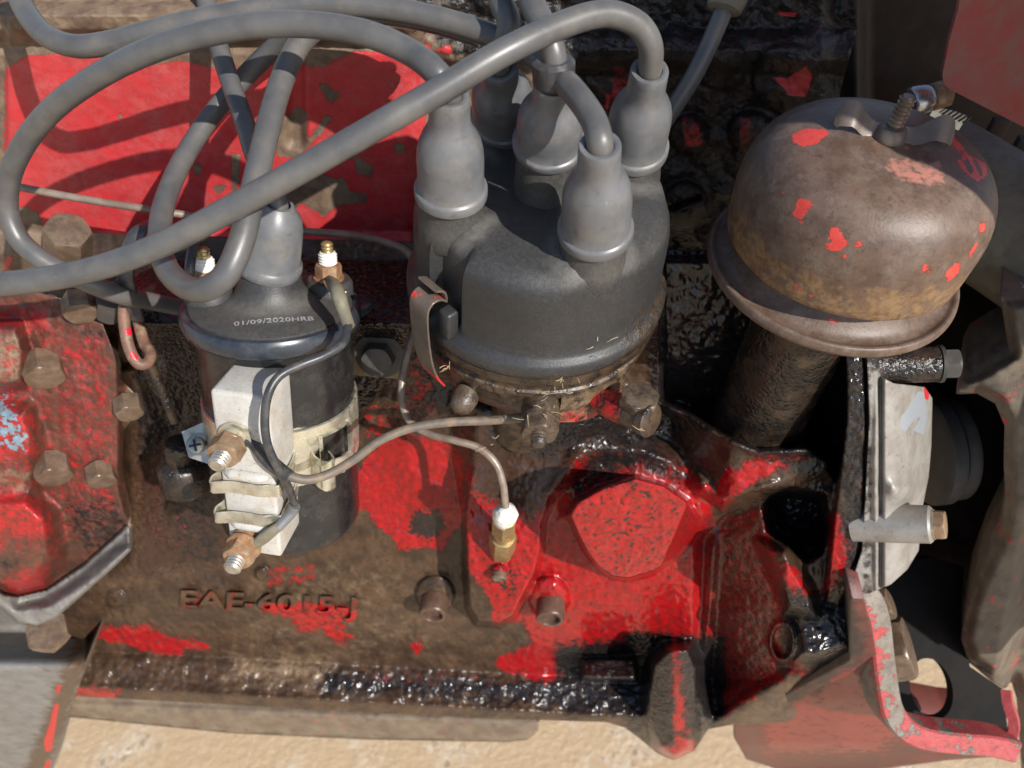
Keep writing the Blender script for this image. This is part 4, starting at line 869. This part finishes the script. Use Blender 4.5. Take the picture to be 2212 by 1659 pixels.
# ================================================================== THIN WIRES
tr = dep(TRr)
wb = thing('thin_black_wire', 'thin black wire from the right coil terminal curling over the white resistor', 'wire', TRr)
e2 = o2 + a2*.38
pts = [TRr + cf*.55 + cr*.02, *w3((738, 648, 25.6), (752, 700, 25.3), (742, 740, 24.8), (700, 768, 24.4), (650, 788, 24.1), (604, 812, 23.8), (580, 850, 23.7), (572, 905, 23.9), (578, 960, 24.3), (600, 1010, 25.0), (622, 1050, 26), (636, 1088, 27)), ]
mb = MB(); mb.tube(spline(pts[2:], 10), .135, 14); part('wire', mb, M['wire'], wb, 60)
s0, s1 = TRr + cf*.25, W(754, 706, 25.3)
mb = MB(); mb.tube(spline([s0, W(728, 628, 25.7), W(742, 672, 25.5), s1], 6), [.16, .22, .24, .21, .2], 16); part('crimp_sleeve', mb, M['hose'], wb, 60)
mb = MB(); mb.strip(spline([TRr - cf*.1, TRr + cf*.3, W(730, 632, 25.7)], 5), .55, .05, cr); part('ring_terminal', mb, M['stud'], wb)
q = W(630, 1106, 27.1)
mb = MB(); mb.tube(spline([W(637, 1092, 27.0), q, W(600, 1140, 27.0)], 6), [.2, .2, .19, .17], 14); part('crimp_sleeve', mb, M['boot'], wb, 60)
mb = MB(); mb.tube(spline([W(606, 1135, 27.0), W(585, 1150, 27.0), e2+RW*.3], 6), [.2, .22, .26, .2], 12, sect=[(.9*math.cos(t), .5*math.sin(t)) for t in np.linspace(0, 6.28, 12, endpoint=False)]); part('ring_terminal', mb, M['hose'], wb, 60)

bw = thing('brown_dusty_wire', 'dusty brown wire running from the white resistor across to the distributor terminal', 'wire', W(560, 960, 25.5))
e1_ = o1 + a1*.35
pts = w3((548, 965, 25.9), (585, 1000, 25.6), (620, 1026, 25.4), (665, 1036, 25.6), (710, 1024, 25.9), (760, 996, 26), (820, 952, 26), (890, 924, 26.1), (970, 912, 26.2), (1060, 908, 26.3), (1130, 902, 26))
mb = MB(); mb.tube(spline(pts, 10), .155, 14); part('wire', mb, M['dustywire'], bw, 60)
mb = MB(); mb.tube(spline([e1_+RW*.2, W(545, 955, 25.7), W(580, 995, 25.5), W(625, 1030, 25.3)], 7), [.14, .2, .24, .25, .22], 16); part('rubber_sleeve', mb, M['wire'], bw, 60)

tb_ = thing('thin_copper_pipe', 'thin copper pipe winding behind the coil down to a white sealed brass fitting', 'pipe', W(1090, 1180, 30))
pts = w3((-60, 385, 29.6), (45, 405, 29.8), (180, 430, 30), (320, 452, 30.2), (450, 472, 30.8), (560, 492, 31.2), (660, 500, 31.2), (760, 508, 31), (830, 522, 30.8), (880, 545, 30.6), (905, 590, 30.6), (908, 650, 30.6), (892, 720, 30.4), (872, 800, 30.3), (868, 860, 30.2), (885, 910, 30.1), (930, 938, 29.8), (985, 952, 29.5), (1035, 968, 29.5), (1070, 1000, 29.5), (1086, 1045, 29.7), (1092, 1095, 30.1))
mb = MB(); mb.tube(spline(pts, 10), .148, 14); part('pipe', mb, M['tube'], tb_, 60)
f0 = WY(np.array([1084.]), np.array([1190.]), Ycrank(np.array([1084.]), np.array([1190.]))+.15)[0]; f1 = W(1093, 1085, 29.6); fa = unit(f1-f0); fl = np.linalg.norm(f1-f0)
mb = MB(); hexhead(mb, f0, fa, 1.02, fl*.36, (1, 0, 0)); part('fitting_hex', mb, M['brass'], tb_, 35)
mb = MB(); mb.lathe([(.45, 0), (.47, fl*.12)], f0+fa*fl*.36, fa, 20); part('fitting_collar', mb, M['brass'], tb_, 35)
mb = MB(); hexhead(mb, f0+fa*fl*.47, fa, .90, fl*.26, (1, .5, 0)); part('fitting_nut', mb, M['brass'], tb_, 35)
mb = MB(); mb.lathe([(.34, 0), (.46, .1), (.47, .4), (.48, .7), (.40, .95), (.26, 1.15), (.16, 1.3)], f0+fa*(fl*.70), fa, 28); V = mb.verts(); mb.v = [V+.10*np.stack([nfr(V, 4), nfr(V+4, 4), nfr(V+8, 4)], 1)]
part('sealant_lump', mb, M['sealant'], tb_, 60)

# ================================================================== DIPSTICK, TAG, TAB, PLUG
ds = thing('dipstick', 'rusty dipstick with a bent loop handle spotted with red paint left of the coil', 'dipstick', W(380, 915, 32))
pts = w3((292, 650, 29.6), (276, 648, 29.3), (268, 668, 29.1), (270, 710, 29), (282, 760, 29), (300, 786, 29.1), (318, 784, 29.3), (325, 764, 29.6), (312, 742, 29.9), (300, 700, 30.1), (292, 660, 30.2), (284, 640, 30.4))
mb = MB(); mb.tube(spline(pts, 9), .21, 14); V = mb.verts(); pv = proj(V)
rd = blobs(pv[:, 0], pv[:, 1], [[(268, 708), (292, 708), (292, 724), (270, 724)], [(280, 755), (300, 772), (296, 782), (280, 768)], [(290, 655), (310, 690), (305, 700), (290, 690)]], 4)
part('loop_handle', mb, M['rustybar'], ds, 60, attrs=dict(red=rd))
mb = MB(); mb.tube(spline(w3((318, 770, 29.8), (340, 820, 30.4), (360, 870, 31), (376, 912, 31.6)), 6), .17, 12); part('rod', mb, M['pipe'], ds, 60)
mb = MB(); d0 = W(395, 1010, 33.0); mb.lathe([(1.0, -1.0), (1.02, .2), (.8, .5), (.62, .55), (.60, 1.3), (.45, 1.4), (.2, 1.45)], d0, unit(W(376, 912, 31.6)-d0), 28); part('tube_socket', mb, M['pipe'], ds)
tag_ = thing('rubber_strap', 'black rubber strap hanging from the cables above the dipstick handle', 'strap', W(280, 640, 27))
mb = MB(); mb.strip(spline(w3((330, 482, 27.6), (300, 500, 27), (278, 545, 27), (272, 600, 27.4), (282, 640, 28.4), (296, 690, 29.4)), 8), .55, .18, X0); part('strap', mb, M['wire'], tag_, 60)
w1 = thing('thin_black_wire', 'thin black wire rising from the left coil terminal behind the loop', 'wire', TL)
mb = MB(); mb.tube(spline([TL - CAX*.1 - cr*.45, *w3((410, 585, 26.2), (415, 545, 26.4), (425, 510, 27.2), (430, 470, 28.6))], 8), .17, 12); part('wire', mb, M['wire'], w1, 60)
tp = thing('tan_steel_tab', 'tan steel tab held by one black bolt between coil and distributor', 'bracket', W(820, 760, 31.5))
mb = MB(); o = W(700, 800, 32.6); ex = unit(W(880, 815, 32.6)-o); ey = unit(W(705, 690, 31.5)-o); en = unit(np.cross(ex, ey)); en = en if en @ FW < 0 else -en
mb.rbox(o, ex*3.3, ey*2.1, en*.25, .06); part('plate', mb, M['tanplate'], tp)
mb = MB(); c = W(820, 766, 31.4); mb.lathe([(.95, 0), (.98, .1), (.6, .14)], c, en, 28); bo = part('washer', mb, M['dark'], tp)
mb = MB(); hexhead(mb, c+en*.1, en, 1.15, .6, ex); part('bolt_head', mb, M['dark'], bo)
pl = thing('threaded_plug', 'brown hex headed threaded plug below the red side cover at left', 'plug', W(145, 560, 31))
p0, p1 = W(150, 600, 31.2), W(146, 490, 28.6); pa = unit(p1-p0); plen = np.linalg.norm(p1-p0)
mb = MB(); thread(mb, p0-pa*.6, pa, .86, plen*.45+.6, .16, 32); part('thread', mb, M['bolt'], pl, 30)
mb = MB(); hexhead(mb, p0+pa*plen*.45, pa, 1.42, plen*.5, (1, .3, 0)); part('head', mb, M['bolt'], pl, 30)
jb = thing('clevis_bolt', 'dark square ended bolt hanging under the cable beside the dipstick', 'bolt', W(235, 680, 30)); mb = MB(); hexhead(mb, W(240, 640, 29.5), unit(W(236, 690, 30.6)-W(240, 640, 29.5)), 1.0, 1.1); part('head', mb, M['dark'], jb)

# ================================================================== OIL BREATHER
B0 = W(1792, 574, 26.0)
br = thing('oil_breather', 'rusty brown domed breather cap with wing nut at upper right', 'breather', B0)
def brl(prof, seg=96): m = MB(); m.lathe(prof, B0, Z, seg); return m
def fine_prof(p, n=6): return [tuple(q) for q in spline([np.array([a, b, 0]) for a, b in p], n)[:, :2]]
dome = fine_prof([(2.7, 1.0), (3.2, .98), (3.5, 1.04), (3.64, 1.2), (3.68, 1.8), (3.70, 2.5), (3.66, 3.0), (3.52, 3.5), (3.24, 3.98), (2.8, 4.36), (2.2, 4.62), (1.5, 4.78), (.95, 4.82), (.6, 4.82), (.05, 4.82)], 5)
mb = brl(dome, 128); V = mb.verts(); V[:, 2] -= .14*np.exp(-(((V[:, 0]-B0[0]-.1)/1.1)**2+((V[:, 1]-B0[1]+1.0)/.9)**2))*sst(3.6, 4.2, V[:, 2]-B0[2]); V = V + .03*np.stack([nfr(V, 22), nfr(V+9, 22), nfr(V+4, 22)], 1); mb.v = [V]; pv = proj(V)
RB = [[(1710, 290), (1735, 278), (1786, 280), (1790, 290), (1765, 310), (1730, 316), (1712, 306)], [(1712, 460), (1722, 430), (1736, 430), (1750, 436), (1762, 445), (1740, 455), (1736, 485), (1722, 475)], [(1790, 500), (1800, 480), (1812, 495), (1830, 520), (1820, 545), (1800, 530)], [(1785, 520), (1806, 528), (1800, 545), (1784, 538)], [(1840, 530), (1868, 515), (1860, 535), (1842, 538)], [(1990, 572), (2010, 567), (2008, 590), (1996, 592)], [(2042, 590), (2060, 570), (2074, 566), (2070, 590), (2045, 612)], [(2095, 540), (2112, 525), (2105, 545), (2094, 560)], [(2114, 490), (2130, 475), (2128, 500), (2116, 505)],
      [(1700, 222), (1690, 235), (1650, 262), (1640, 270), (1652, 245), (1680, 228)], [(2066, 345), (2085, 330), (2120, 345), (2136, 362), (2130, 385), (2110, 392), (2085, 375), (2075, 360)], [(2020, 278), (2060, 293), (2086, 326), (2074, 330), (2050, 306)], [(1708, 612), (1728, 620), (1738, 632), (1718, 628)], [(1742, 633), (1758, 637), (1752, 643)], [(1822, 548), (1834, 556), (1832, 572), (1822, 566)], [(1684, 415), (1695, 405), (1690, 430)]]
Q = [[(1905, 350), (1940, 340), (2040, 345), (2040, 400), (1990, 405), (1930, 385)], [(1880, 285), (1960, 310), (1965, 325), (1890, 310)]]
zz_ = V[:, 2]-B0[2]
part('dome', mb, M['breather'], br, 60, attrs=dict(red=np.minimum(blobs(pv[:, 0], pv[:, 1], RB, 8), 1.1-blobs(pv[:, 0], pv[:, 1], [[(2078, 346), (2090, 340), (2104, 372), (2096, 376)], [(2100, 340), (2112, 346), (2124, 380), (2116, 382)], [(2086, 366), (2110, 352), (2112, 357), (2090, 372)]], 3)), pink=blobs(pv[:, 0], pv[:, 1], Q, 14)*.62, tan=sst(3.2, 1.8, zz_)*.60))
mb = brl(fine_prof([(2.4, 1.2), (2.9, .95), (3.2, .52), (3.45, .26), (3.7, .20), (3.86, .28), (3.95, .26), (4.0, .14), (4.0, .0), (3.9, -.14), (3.7, -.28), (3.1, -.48), (2.2, -.62), (1.8, -.7)], 4), 128); V = mb.verts(); pv = proj(V)
part('brim', mb, M['breather'], br, 60, attrs=dict(red=blobs(pv[:, 0], pv[:, 1], [[(1608, 632), (1616, 634), (1618, 645), (1610, 642)], [(1790, 686), (1812, 688), (1812, 696), (1792, 696)]], 4), pink=np.zeros(len(V)), tan=np.full(len(V), .14)))
S0 = B0 + Z*4.62; sa_ = unit(W(1957, 212, 20.3)-S0); 
sl = 2.1
mb = MB(); thread(mb, S0, unit((.03, .03, 1)), .225, 1.40, .125, 22, .1); st_ = part('threaded_stud', mb, M['bolt'], br, 30)
# wing nut: hub and two scooped wings
mb = MB(); wz = Z; mb.lathe([(.46, .14), (.47, .24), (.38, .44), (.32, .5)], S0, Z, 28); wn = part('wing_nut', mb, M['clip'], br, 40, attrs=dict(red=np.zeros(28*4)))
wd = unit(np.array([1, -.18, 0])); wc = np.cross(Z, wd)
for sg in (-1, 1):
    P = spline([S0+wd*sg*.2+Z*.30, S0+wd*sg*.5+Z*.26, S0+wd*sg*.8+Z*.42, S0+wd*sg*1.12+Z*.66, S0+wd*sg*1.42+Z*.62, S0+wd*sg*1.6+Z*.42], 6)
    T = np.linspace(0, 1, len(P)); wid = np.interp(T, [0, .3, .7, .9, 1], [.42, .5, .66, .56, .25])
    wv = unit(wc*.6 + Z*.8)*.5; tv = unit(np.cross(wv, wd))*.05; R = []
    for i in range(len(P)):
        c = P[i]; w = wv*wid[i]*1.1; R.append(np.array([c+w+tv, c-w+tv, c-w-tv, c+w-tv]))
    m = MB(); m.rings(R); part('wing', m, M['clip'], wn, 50, attrs=dict(red=np.full(len(m.verts()), .25)))
# tube it sits on
ft = B0 - Z*.5; fb = B0 - Z*9.2 + np.array([.15, .35, 0])
mb = MB(); mb.tube(np.array([ft, ft*.6+fb*.4, ft*.25+fb*.75, fb, fb+(fb-ft)*.2]), [1.72, 1.72, 1.74, 1.85, 2.3], 48); part('filler_tube', mb, M['pipe'], br, 60)

# ================================================================== ALUMINIUM TIMING COVER
tc = thing('timing_cover', 'dull aluminium timing cover bolted to the front of the block at right', 'cover', W(1900, 1000, 30))
TC_OUT = [(1872, 760), (1898, 760), (1902, 812), (1930, 828), (1998, 836), (2014, 860), (2012, 960), (2006, 1030), (1994, 1090), (1992, 1130), (1984, 1190), (1960, 1230), (1925, 1262), (1878, 1282), (1852, 1282), (1838, 1258), (1862, 1190), (1870, 1060), (1878, 900)]
def Ytc(u, v):
    e = sdpoly(np.stack([u, v], 1), [(1898, 815), (2040, 800), (2040, 1300), (1890, 1300), (1880, 1000)])
    return -1.7-.0072*(v-800) + sst(-8, 14, e)*(-.15) + np.clip((u-1905)/100, 0, 1.3)**2*2.2 + .05*fbm(u, v, 40, 3) + .3*np.exp(-((u-1902)/5)**2) - .35*np.exp(-((v-1060)/24)**2)*sst(1905, 1940, u)
relief('cover_face', (1836, 2016), (758, 1284), 3, Ytc, TC_OUT, M['alu'], tc, lambda u, v: dict(grey=blobs(u, v, [[(1984, 845), (1998, 846), (2004, 900), (1996, 940), (1972, 930), (1990, 900), (1976, 905), (1955, 935), (1946, 925), (1948, 900), (1970, 870)]], 4), red=blobs(u, v, [[(1996, 835), (2008, 840), (2006, 865), (1998, 862)]], 4), oil=np.maximum(.75*sst(850, 770, v), .5*sst(22, 4, np.abs(u-1874)))), (.9, 1.1, -1.7))
def cyl(u0, v0, d0, u1, v1, d1, prof, name, mat, parent, seg=36, attrs=None):
    p, q = W(u0, v0, d0), W(u1, v1, d1); L = np.linalg.norm(q-p)
    m = MB(); m.lathe([(r, t*L) for r, t in prof], p, q-p, seg); nv = len(m.verts())
    return part(name, m, M[mat], parent, 40, attrs={k: np.full(nv, x) for k, x in (attrs or {}).items()}), p, q
Z0 = dict(grey=0, red=0, oil=.0)
_, p, q = cyl(1850, 1128, 30.9, 2014, 1133, 29.4, [(.74, -.05), (.74, .12), (.73, .5), (.70, .97), (.62, 1.0), (.02, 1.0)], 'bolt_boss', 'alu', tc, attrs=Z0)
a = unit(q-p); mb = MB(); mb.lathe([(.56, 0), (.56, .08)], q, a, 24); wsh = part('washer', mb, M['stud'], tc)
mb = MB(); hexhead(mb, q+a*.08, a, .98, .36, (0, .3, 1)); part('hex_bolt', mb, M['tannut'], wsh)
_, p, q = cyl(1880, 790, 28.6, 2026, 786, 28.2, [(.75, 0), (.66, .2), (.64, .98), (.55, 1.0)], 'bolt_boss', 'pipe', tc)
a = unit(q-p); mb = MB(); mb.lathe([(.66, 0), (.68, .12)], q, a, 24); wsh = part('washer', mb, M['dark'], tc); mb = MB(); hexhead(mb, q+a*.1, a, .98, .55, (0, .3, 1)); part('hex_bolt', mb, M['dark'], wsh)

# ================================================================== FRONT BRACKET
bk = thing('front_bracket', 'red channel bracket with bare chipped edge and big bolt at lower right', 'bracket', W(1900, 1500, 38))
BK = [(1836, 1290), (1866, 1292), (1886, 1370), (1900, 1450), (1918, 1530), (1962, 1578), (2060, 1594), (2190, 1604), (2182, 1632), (2050, 1642), (1900, 1662), (1700, 1668), (1612, 1640), (1584, 1590), (1584, 1562), (1640, 1530), (1740, 1476), (1836, 1424)]
def Ybk(u, v):
    d = sdpoly(np.stack([u, v], 1), BK); low = sst(1500, 1660, v)
    return -6.4 + .6*sst(1850, 1650, u) + 1.0*low + 2.0*sst(60, 0, 1662-v+.0*u)*sst(2000, 1700, u) + .05*fbm(u, v, 50, 3)
relief('bracket_wall', (1578, 2196), (1284, 1672), 4, Ybk, BK, M['bracket'], bk, lambda u, v: dict(red=blobs(u, v, [([(1640, 1500), (1900, 1480), (1960, 1590), (1900, 1640), (1640, 1640)], .66), ([(1760, 1480), (1850, 1420), (1900, 1500), (1900, 1600), (1760, 1620)], .7), ([(1990, 1590), (2190, 1604), (2180, 1634), (1990, 1640)], .55)], 30), tan=blobs(u, v, [([(1590, 1570), (1640, 1550), (1660, 1640), (1620, 1640)], .55), ([(1800, 1390), (1850, 1300), (1880, 1400), (1820, 1480)], .62)], 30), oil=blobs(u, v, [([(1800, 1300), (1846, 1280), (1880, 1400), (1850, 1440), (1810, 1420)], .8), ([(1640, 1520), (1760, 1450), (1850, 1400), (1860, 1430), (1700, 1540), (1620, 1570)], .8)], 30)), (1.0, 3.5, -2))  # oil mask also paints the shade on the wall's upper wedge
pts = w3((1838, 1268, 33.6), (1866, 1286, 33.5), (1882, 1330, 33.8), (1890, 1390, 34.3), (1898, 1450, 34.8), (1912, 1520, 35.3), (1940, 1560, 35.6), (1985, 1582, 35.8), (2060, 1592, 36), (2130, 1598, 36.2), (2180, 1610, 36.3))
P = spline(pts, 8); mb = MB(); mb.tube(P, 1, sect=[(.65, -.42), (.65, .42), (.55, .50), (-.7, .50), (-.7, -.50), (.55, -.50)], xh=-ray(1900, 1450)); V = mb.verts(); pv = proj(V)
part('bracket_edge', mb, M['edge'], bk, 35, attrs=dict(red=np.clip(.30+.45*sst(1880, 1990, pv[:, 0])*sst(1480, 1560, pv[:, 1])*.62+.25*sst(24, 6, np.abs(pv[:, 0]-(1886+.1*(pv[:, 1]-1400)))), 0, 1)))
pts = w3((2180, 1610, 36.3), (2190, 1570, 36.4), (2176, 1520, 36.6), (2172, 1490, 36.8)); mb = MB(); mb.tube(spline(pts, 6), 1, sect=[(.05, -.2), (.05, .2), (-.9, .24), (-.9, -.24)], xh=-ray(2180, 1550)); part('bracket_edge', mb, M['edge'], bk, 35, attrs=dict(red=np.full(len(mb.verts()), .8)))
o_, e_ = W(1912, 1404, 36.0), W(1978, 1396, 35.4)
mb = MB(); hexhead(mb, o_, e_-o_, 2.5, 1.05, (0, .4, 1), .2); part('big_bolt', mb, M['bolt'], bk, 30)
mb = MB(); hexhead(mb, W(1890, 1310, 35), W(1930, 1300, 34.6)-W(1890, 1310, 35), 1.2, .7); part('small_bolt', mb, M['bolt'], bk, 30)
# cross plate with a round hole, coloured black for the shade it sits in
cu, cv = 2012, 1488
outl = np.array([(1870, 1240), (1900, 1480), (1945, 1570), (2180, 1602), (2170, 1490), (2096, 1440), (2076, 1330), (2100, 1230), (2000, 1200)], float)
ang = np.linspace(0, 2*np.pi, 48, endpoint=False); outer = []
for a in ang:
    tt = np.arange(60, 500, 2.0); q = np.stack([cu+tt*np.cos(a), cv+tt*np.sin(a)], 1); ins = sdpoly(q, outl) > 0
    k = np.argmin(ins) if not ins.all() else len(ins)-1; outer.append(q[max(k-1, 0)])
outer = np.array(outer); inner = np.stack([cu+46*np.cos(ang)+10*np.sin(ang), cv+66*np.sin(ang)], 1)
fo, fi = W(outer[:, 0], outer[:, 1], np.full(48, 40.5)), W(inner[:, 0], inner[:, 1], np.full(48, 40.5)); dn = FW*.6
mb = MB(); mb.rings([fi, fo, fo+dn, fi+dn, fi], False, False); part('cross_plate', mb, M['black'], bk, 40)
bh = thing('shade_backing', 'black backing sheet painted as deep shade behind the aluminium cover and support arm', 'casting', W(2000, 1000, 46))  # black sheet added to fill the gaps with deep shade
relief('shade_backing_sheet', (1830, 2400), (560, 1420), 8, lambda u, v: 5.0 - .006*(v-700) + .2*fbm(u, v, 60, 3), [(1840, 560), (2400, 560), (2400, 1420), (2060, 1410), (1900, 1330), (1840, 1250)], M['black'], bh, None, (0, 2, -1))

# ================================================================== RIGHT SIDE: SUPPORT, PULLEY, HOSE, CLAMP, RADIATOR PANEL
sp = thing('front_support', 'scuffed brown cast support arm curving down the right edge', 'casting', W(2150, 1200, 38))
SP = [(2064, 852), (2110, 850), (2150, 872), (2170, 920), (2168, 1000), (2172, 1080), (2160, 1150), (2120, 1230), (2090, 1310), (2076, 1380), (2092, 1430), (2140, 1470), (2172, 1490), (2184, 1470), (2196, 1510), (2206, 1660), (2320, 1700), (2320, 860), (2230, 640), (2160, 640), (2180, 760), (2080, 820)]
relief('support_arm', (2060, 2320), (640, 1700), 5, lambda u, v: -1.0 - .0058*(v-900) + .5*sst(30, 0, sdpoly(np.stack([u, v], 1), SP)) + 1.6*sst(2190, 2240, u+.18*(v-1200)) + .08*fbm(u, v, 50, 3), SP, M['axle'], sp, None, (1.2, 3, 0))
pu = thing('fan_pulley', 'dark grey pulley rim half hidden beside the aluminium cover', 'pulley', W(2010, 960, 33))
pc = W(1990, 975, 36.5); pax = unit(W(2090, 965, 36.5)-pc)
mb = MB(); mb.lathe([(2.2, 0), (2.5, .2), (2.5, .75), (2.3, .9), (2.2, 1.0), (2.35, 1.3), (2.35, 1.45), (1.9, 1.5), (.9, 1.5), (.9, 2.2), (.05, 2.2)], pc, pax, 64); part('pulley_rim', mb, M['dark'], pu)
ps = thing('dark_plate', 'dark grey sheet standing behind the breather at top right', 'plate', W(1950, 200, 36))
relief('sheet', (1760, 2420), (-120, 1000), 12, lambda u, v: 12.5 + 0*u + .8*sst(1850, 1880, u) - .5*sst(1832, 1846, u)*sst(1870, 1850, u), [(1790, -120), (2420, -120), (2420, 1000), (1790, 1000)], M['dark'], ps, None, (0, 1, 0))
mb = MB(); mb.rbox(W(2150, 260, 31), unit((1, .2, 0))*.8, unit((0, 1, 0))*.3, Z*-9, .05); part('rib', mb, M['dark'], ps)
mb = MB(); mb.rbox(W(2205, 300, 30), unit((1, .2, 0))*.8, unit((0, 1, 0))*.3, Z*-9, .05); part('rib', mb, M['dark'], ps)
hs = thing('radiator_hose', 'olive dusty radiator hose slanting behind the breather at the right edge', 'hose', W(2150, 480, 30))
mb = MB(); mb.tube(spline(w3((1900, 330, 33), (2010, 388, 32), (2110, 450, 31), (2230, 525, 30), (2420, 650, 28.5)), 8), 2.45, 48); part('hose', mb, M['hose'], hs, 60)
hc = thing('hose_clamp', 'bright worm drive clamp with slotted screw behind the breather stud', 'clamp', W(2010, 222, 28))
a0 = W(1965, 222, 27.6); a1_ = W(2052, 200, 27.6); aa_ = unit(a1_-a0)
mb = MB(); mb.lathe([(.45, 0), (.52, .1), (.50, .55), (.40, .75)], a0, aa_, 28); part('clamp_barrel', mb, M['chrome'], hc)
mb = MB(); mb.lathe([(.34, .7), (.46, .78), (.48, 1.3), (.40, 1.36), (.36, 1.2)], a0, aa_, 28); sh = part('slotted_screw', mb, M['rusty'], hc)
fr = frame(aa_); mb = MB(); mb.rbox(a0+aa_*1.16-fr[0]*.5-fr[1]*.07, fr[0]*1.0, fr[1]*.14, aa_*.21, .01); part('slot', mb, M['coil'], sh)
mb = MB(); mb.strip(spline(w3((2010, 245, 27.8), (2050, 255, 27.8), (2080, 266, 27.8)), 4), .55, .06, unit((0, .3, 1))); bd = part('clamp_strap', mb, M['stud'], hc)
for k in range(6):
    m = MB(); c = W(2032+9*k, 246+3.6*k, 27.65); m.rbox(c, unit((.5, 0, .6))*.30, unit((.8, 0, -.3))*.07, unit((0, -1, 0))*.05, .01); part('worm_notch', m, M['coil'], bd)
rp_ = thing('radiator_shell', 'dusty red sheet metal corner with rounded corner at the top right corner', 'panel', W(2130, 120, 26))
def sheet(name, pts3, n, th, parent, mat):
    P = np.array(pts3); n = unit(n)*th; k = len(P); m = MB(); m.rings([P, P+n]); return part(name, m, M[mat], parent, 30)
ol_ = [(2086, -90), (2070, 20), (2050, 90), (2036, 160), (2038, 180), (2050, 192), (2120, 228), (2230, 284), (2420, 380), (2420, -90)]
sheet('panel_sheet', [WY(np.array([float(u)]), np.array([float(v)]), np.array([3.2+.004*(u-2040)]))[0] for u, v in ol_], (0, 1, 0), .2, rp_, 'panel')
# unseen sheet for the hood, added and shaped to shade breather and engine
SH = [(1640, 213, 22.6), (1700, 214, 22.3), (1860, 236, 21.6), (1960, 268, 21.4), (2005, 312, 21.2), (2060, 400, 21.6), (2092, 446, 21.9), (2140, 486, 22.3), (2110, 620, 27), (2030, 800, 31.5), (2014, 1000, 33), (1998, 1150, 36), (1985, 1330, 39), (2050, 1400, 40), (2090, 1268, 38.5), (2190, 1345, 38.5)]
ed = [W(u, v, d) + LDIR*16 for u, v, d in SH]
hood = thing('unseen_hood_shade', 'unseen red hood sheet added beyond the top right of the frame to shade the engine', 'hood', ed[4])
dd = [unit(np.array([-.55, .8, .3])*(1-t) + np.array([.9, .35, .25])*t)*34 for t in np.linspace(0, 1, 8)] + [unit(np.array([.95, .25, .1]))*34]*(len(ed)-8)
mb = MB(); mb.rings([np.array([a, a+q, a+q+LDIR*.15, a+LDIR*.15]) for a, q in zip(ed, dd)]); part('shade_sheet', mb, M['panel'], hood, 30)

# ================================================================== BITS OF STRAW
mb = MB(); rs = np.random.default_rng(5)
for u, v, s, d in [(1150, 775, 18, 24.2)]*4 + [(1110, 785, 60, 24.3)]*8 + [(1290, 745, 40, 24.0)]*4 + [(1230, 825, 60, 24.4)]*12 + [(1180, 870, 60, 24.8)]*8 + [(1395, 930, 12, 24.5)]*2 + [(965, 800, 10, 25)]*5 + [(1060, 960, 40, 29)]*3:
    u2, v2 = u+rs.normal()*s*.6, v+rs.normal()*s*.35
    L = rs.uniform(.08, .45); p = W(u2, v2, d+rs.normal()*.15); dr = unit(RT*rs.normal()*1.4+UP*rs.normal()*.7+FW*rs.normal()*.4)
    mb.tube(spline([p, p+dr*L*.5+UP*rs.normal()*.05, p+dr*L], 4), [.013, .011, .005], 5)
sto = part('straw_bits', mb, M['straw'], None, 60, kind='stuff'); tag(sto, 'dry straw bits scattered over the lower rim of the distributor', 'straw')
for o in list(bpy.data.objects):
    if '_b' in o: del o['_b']
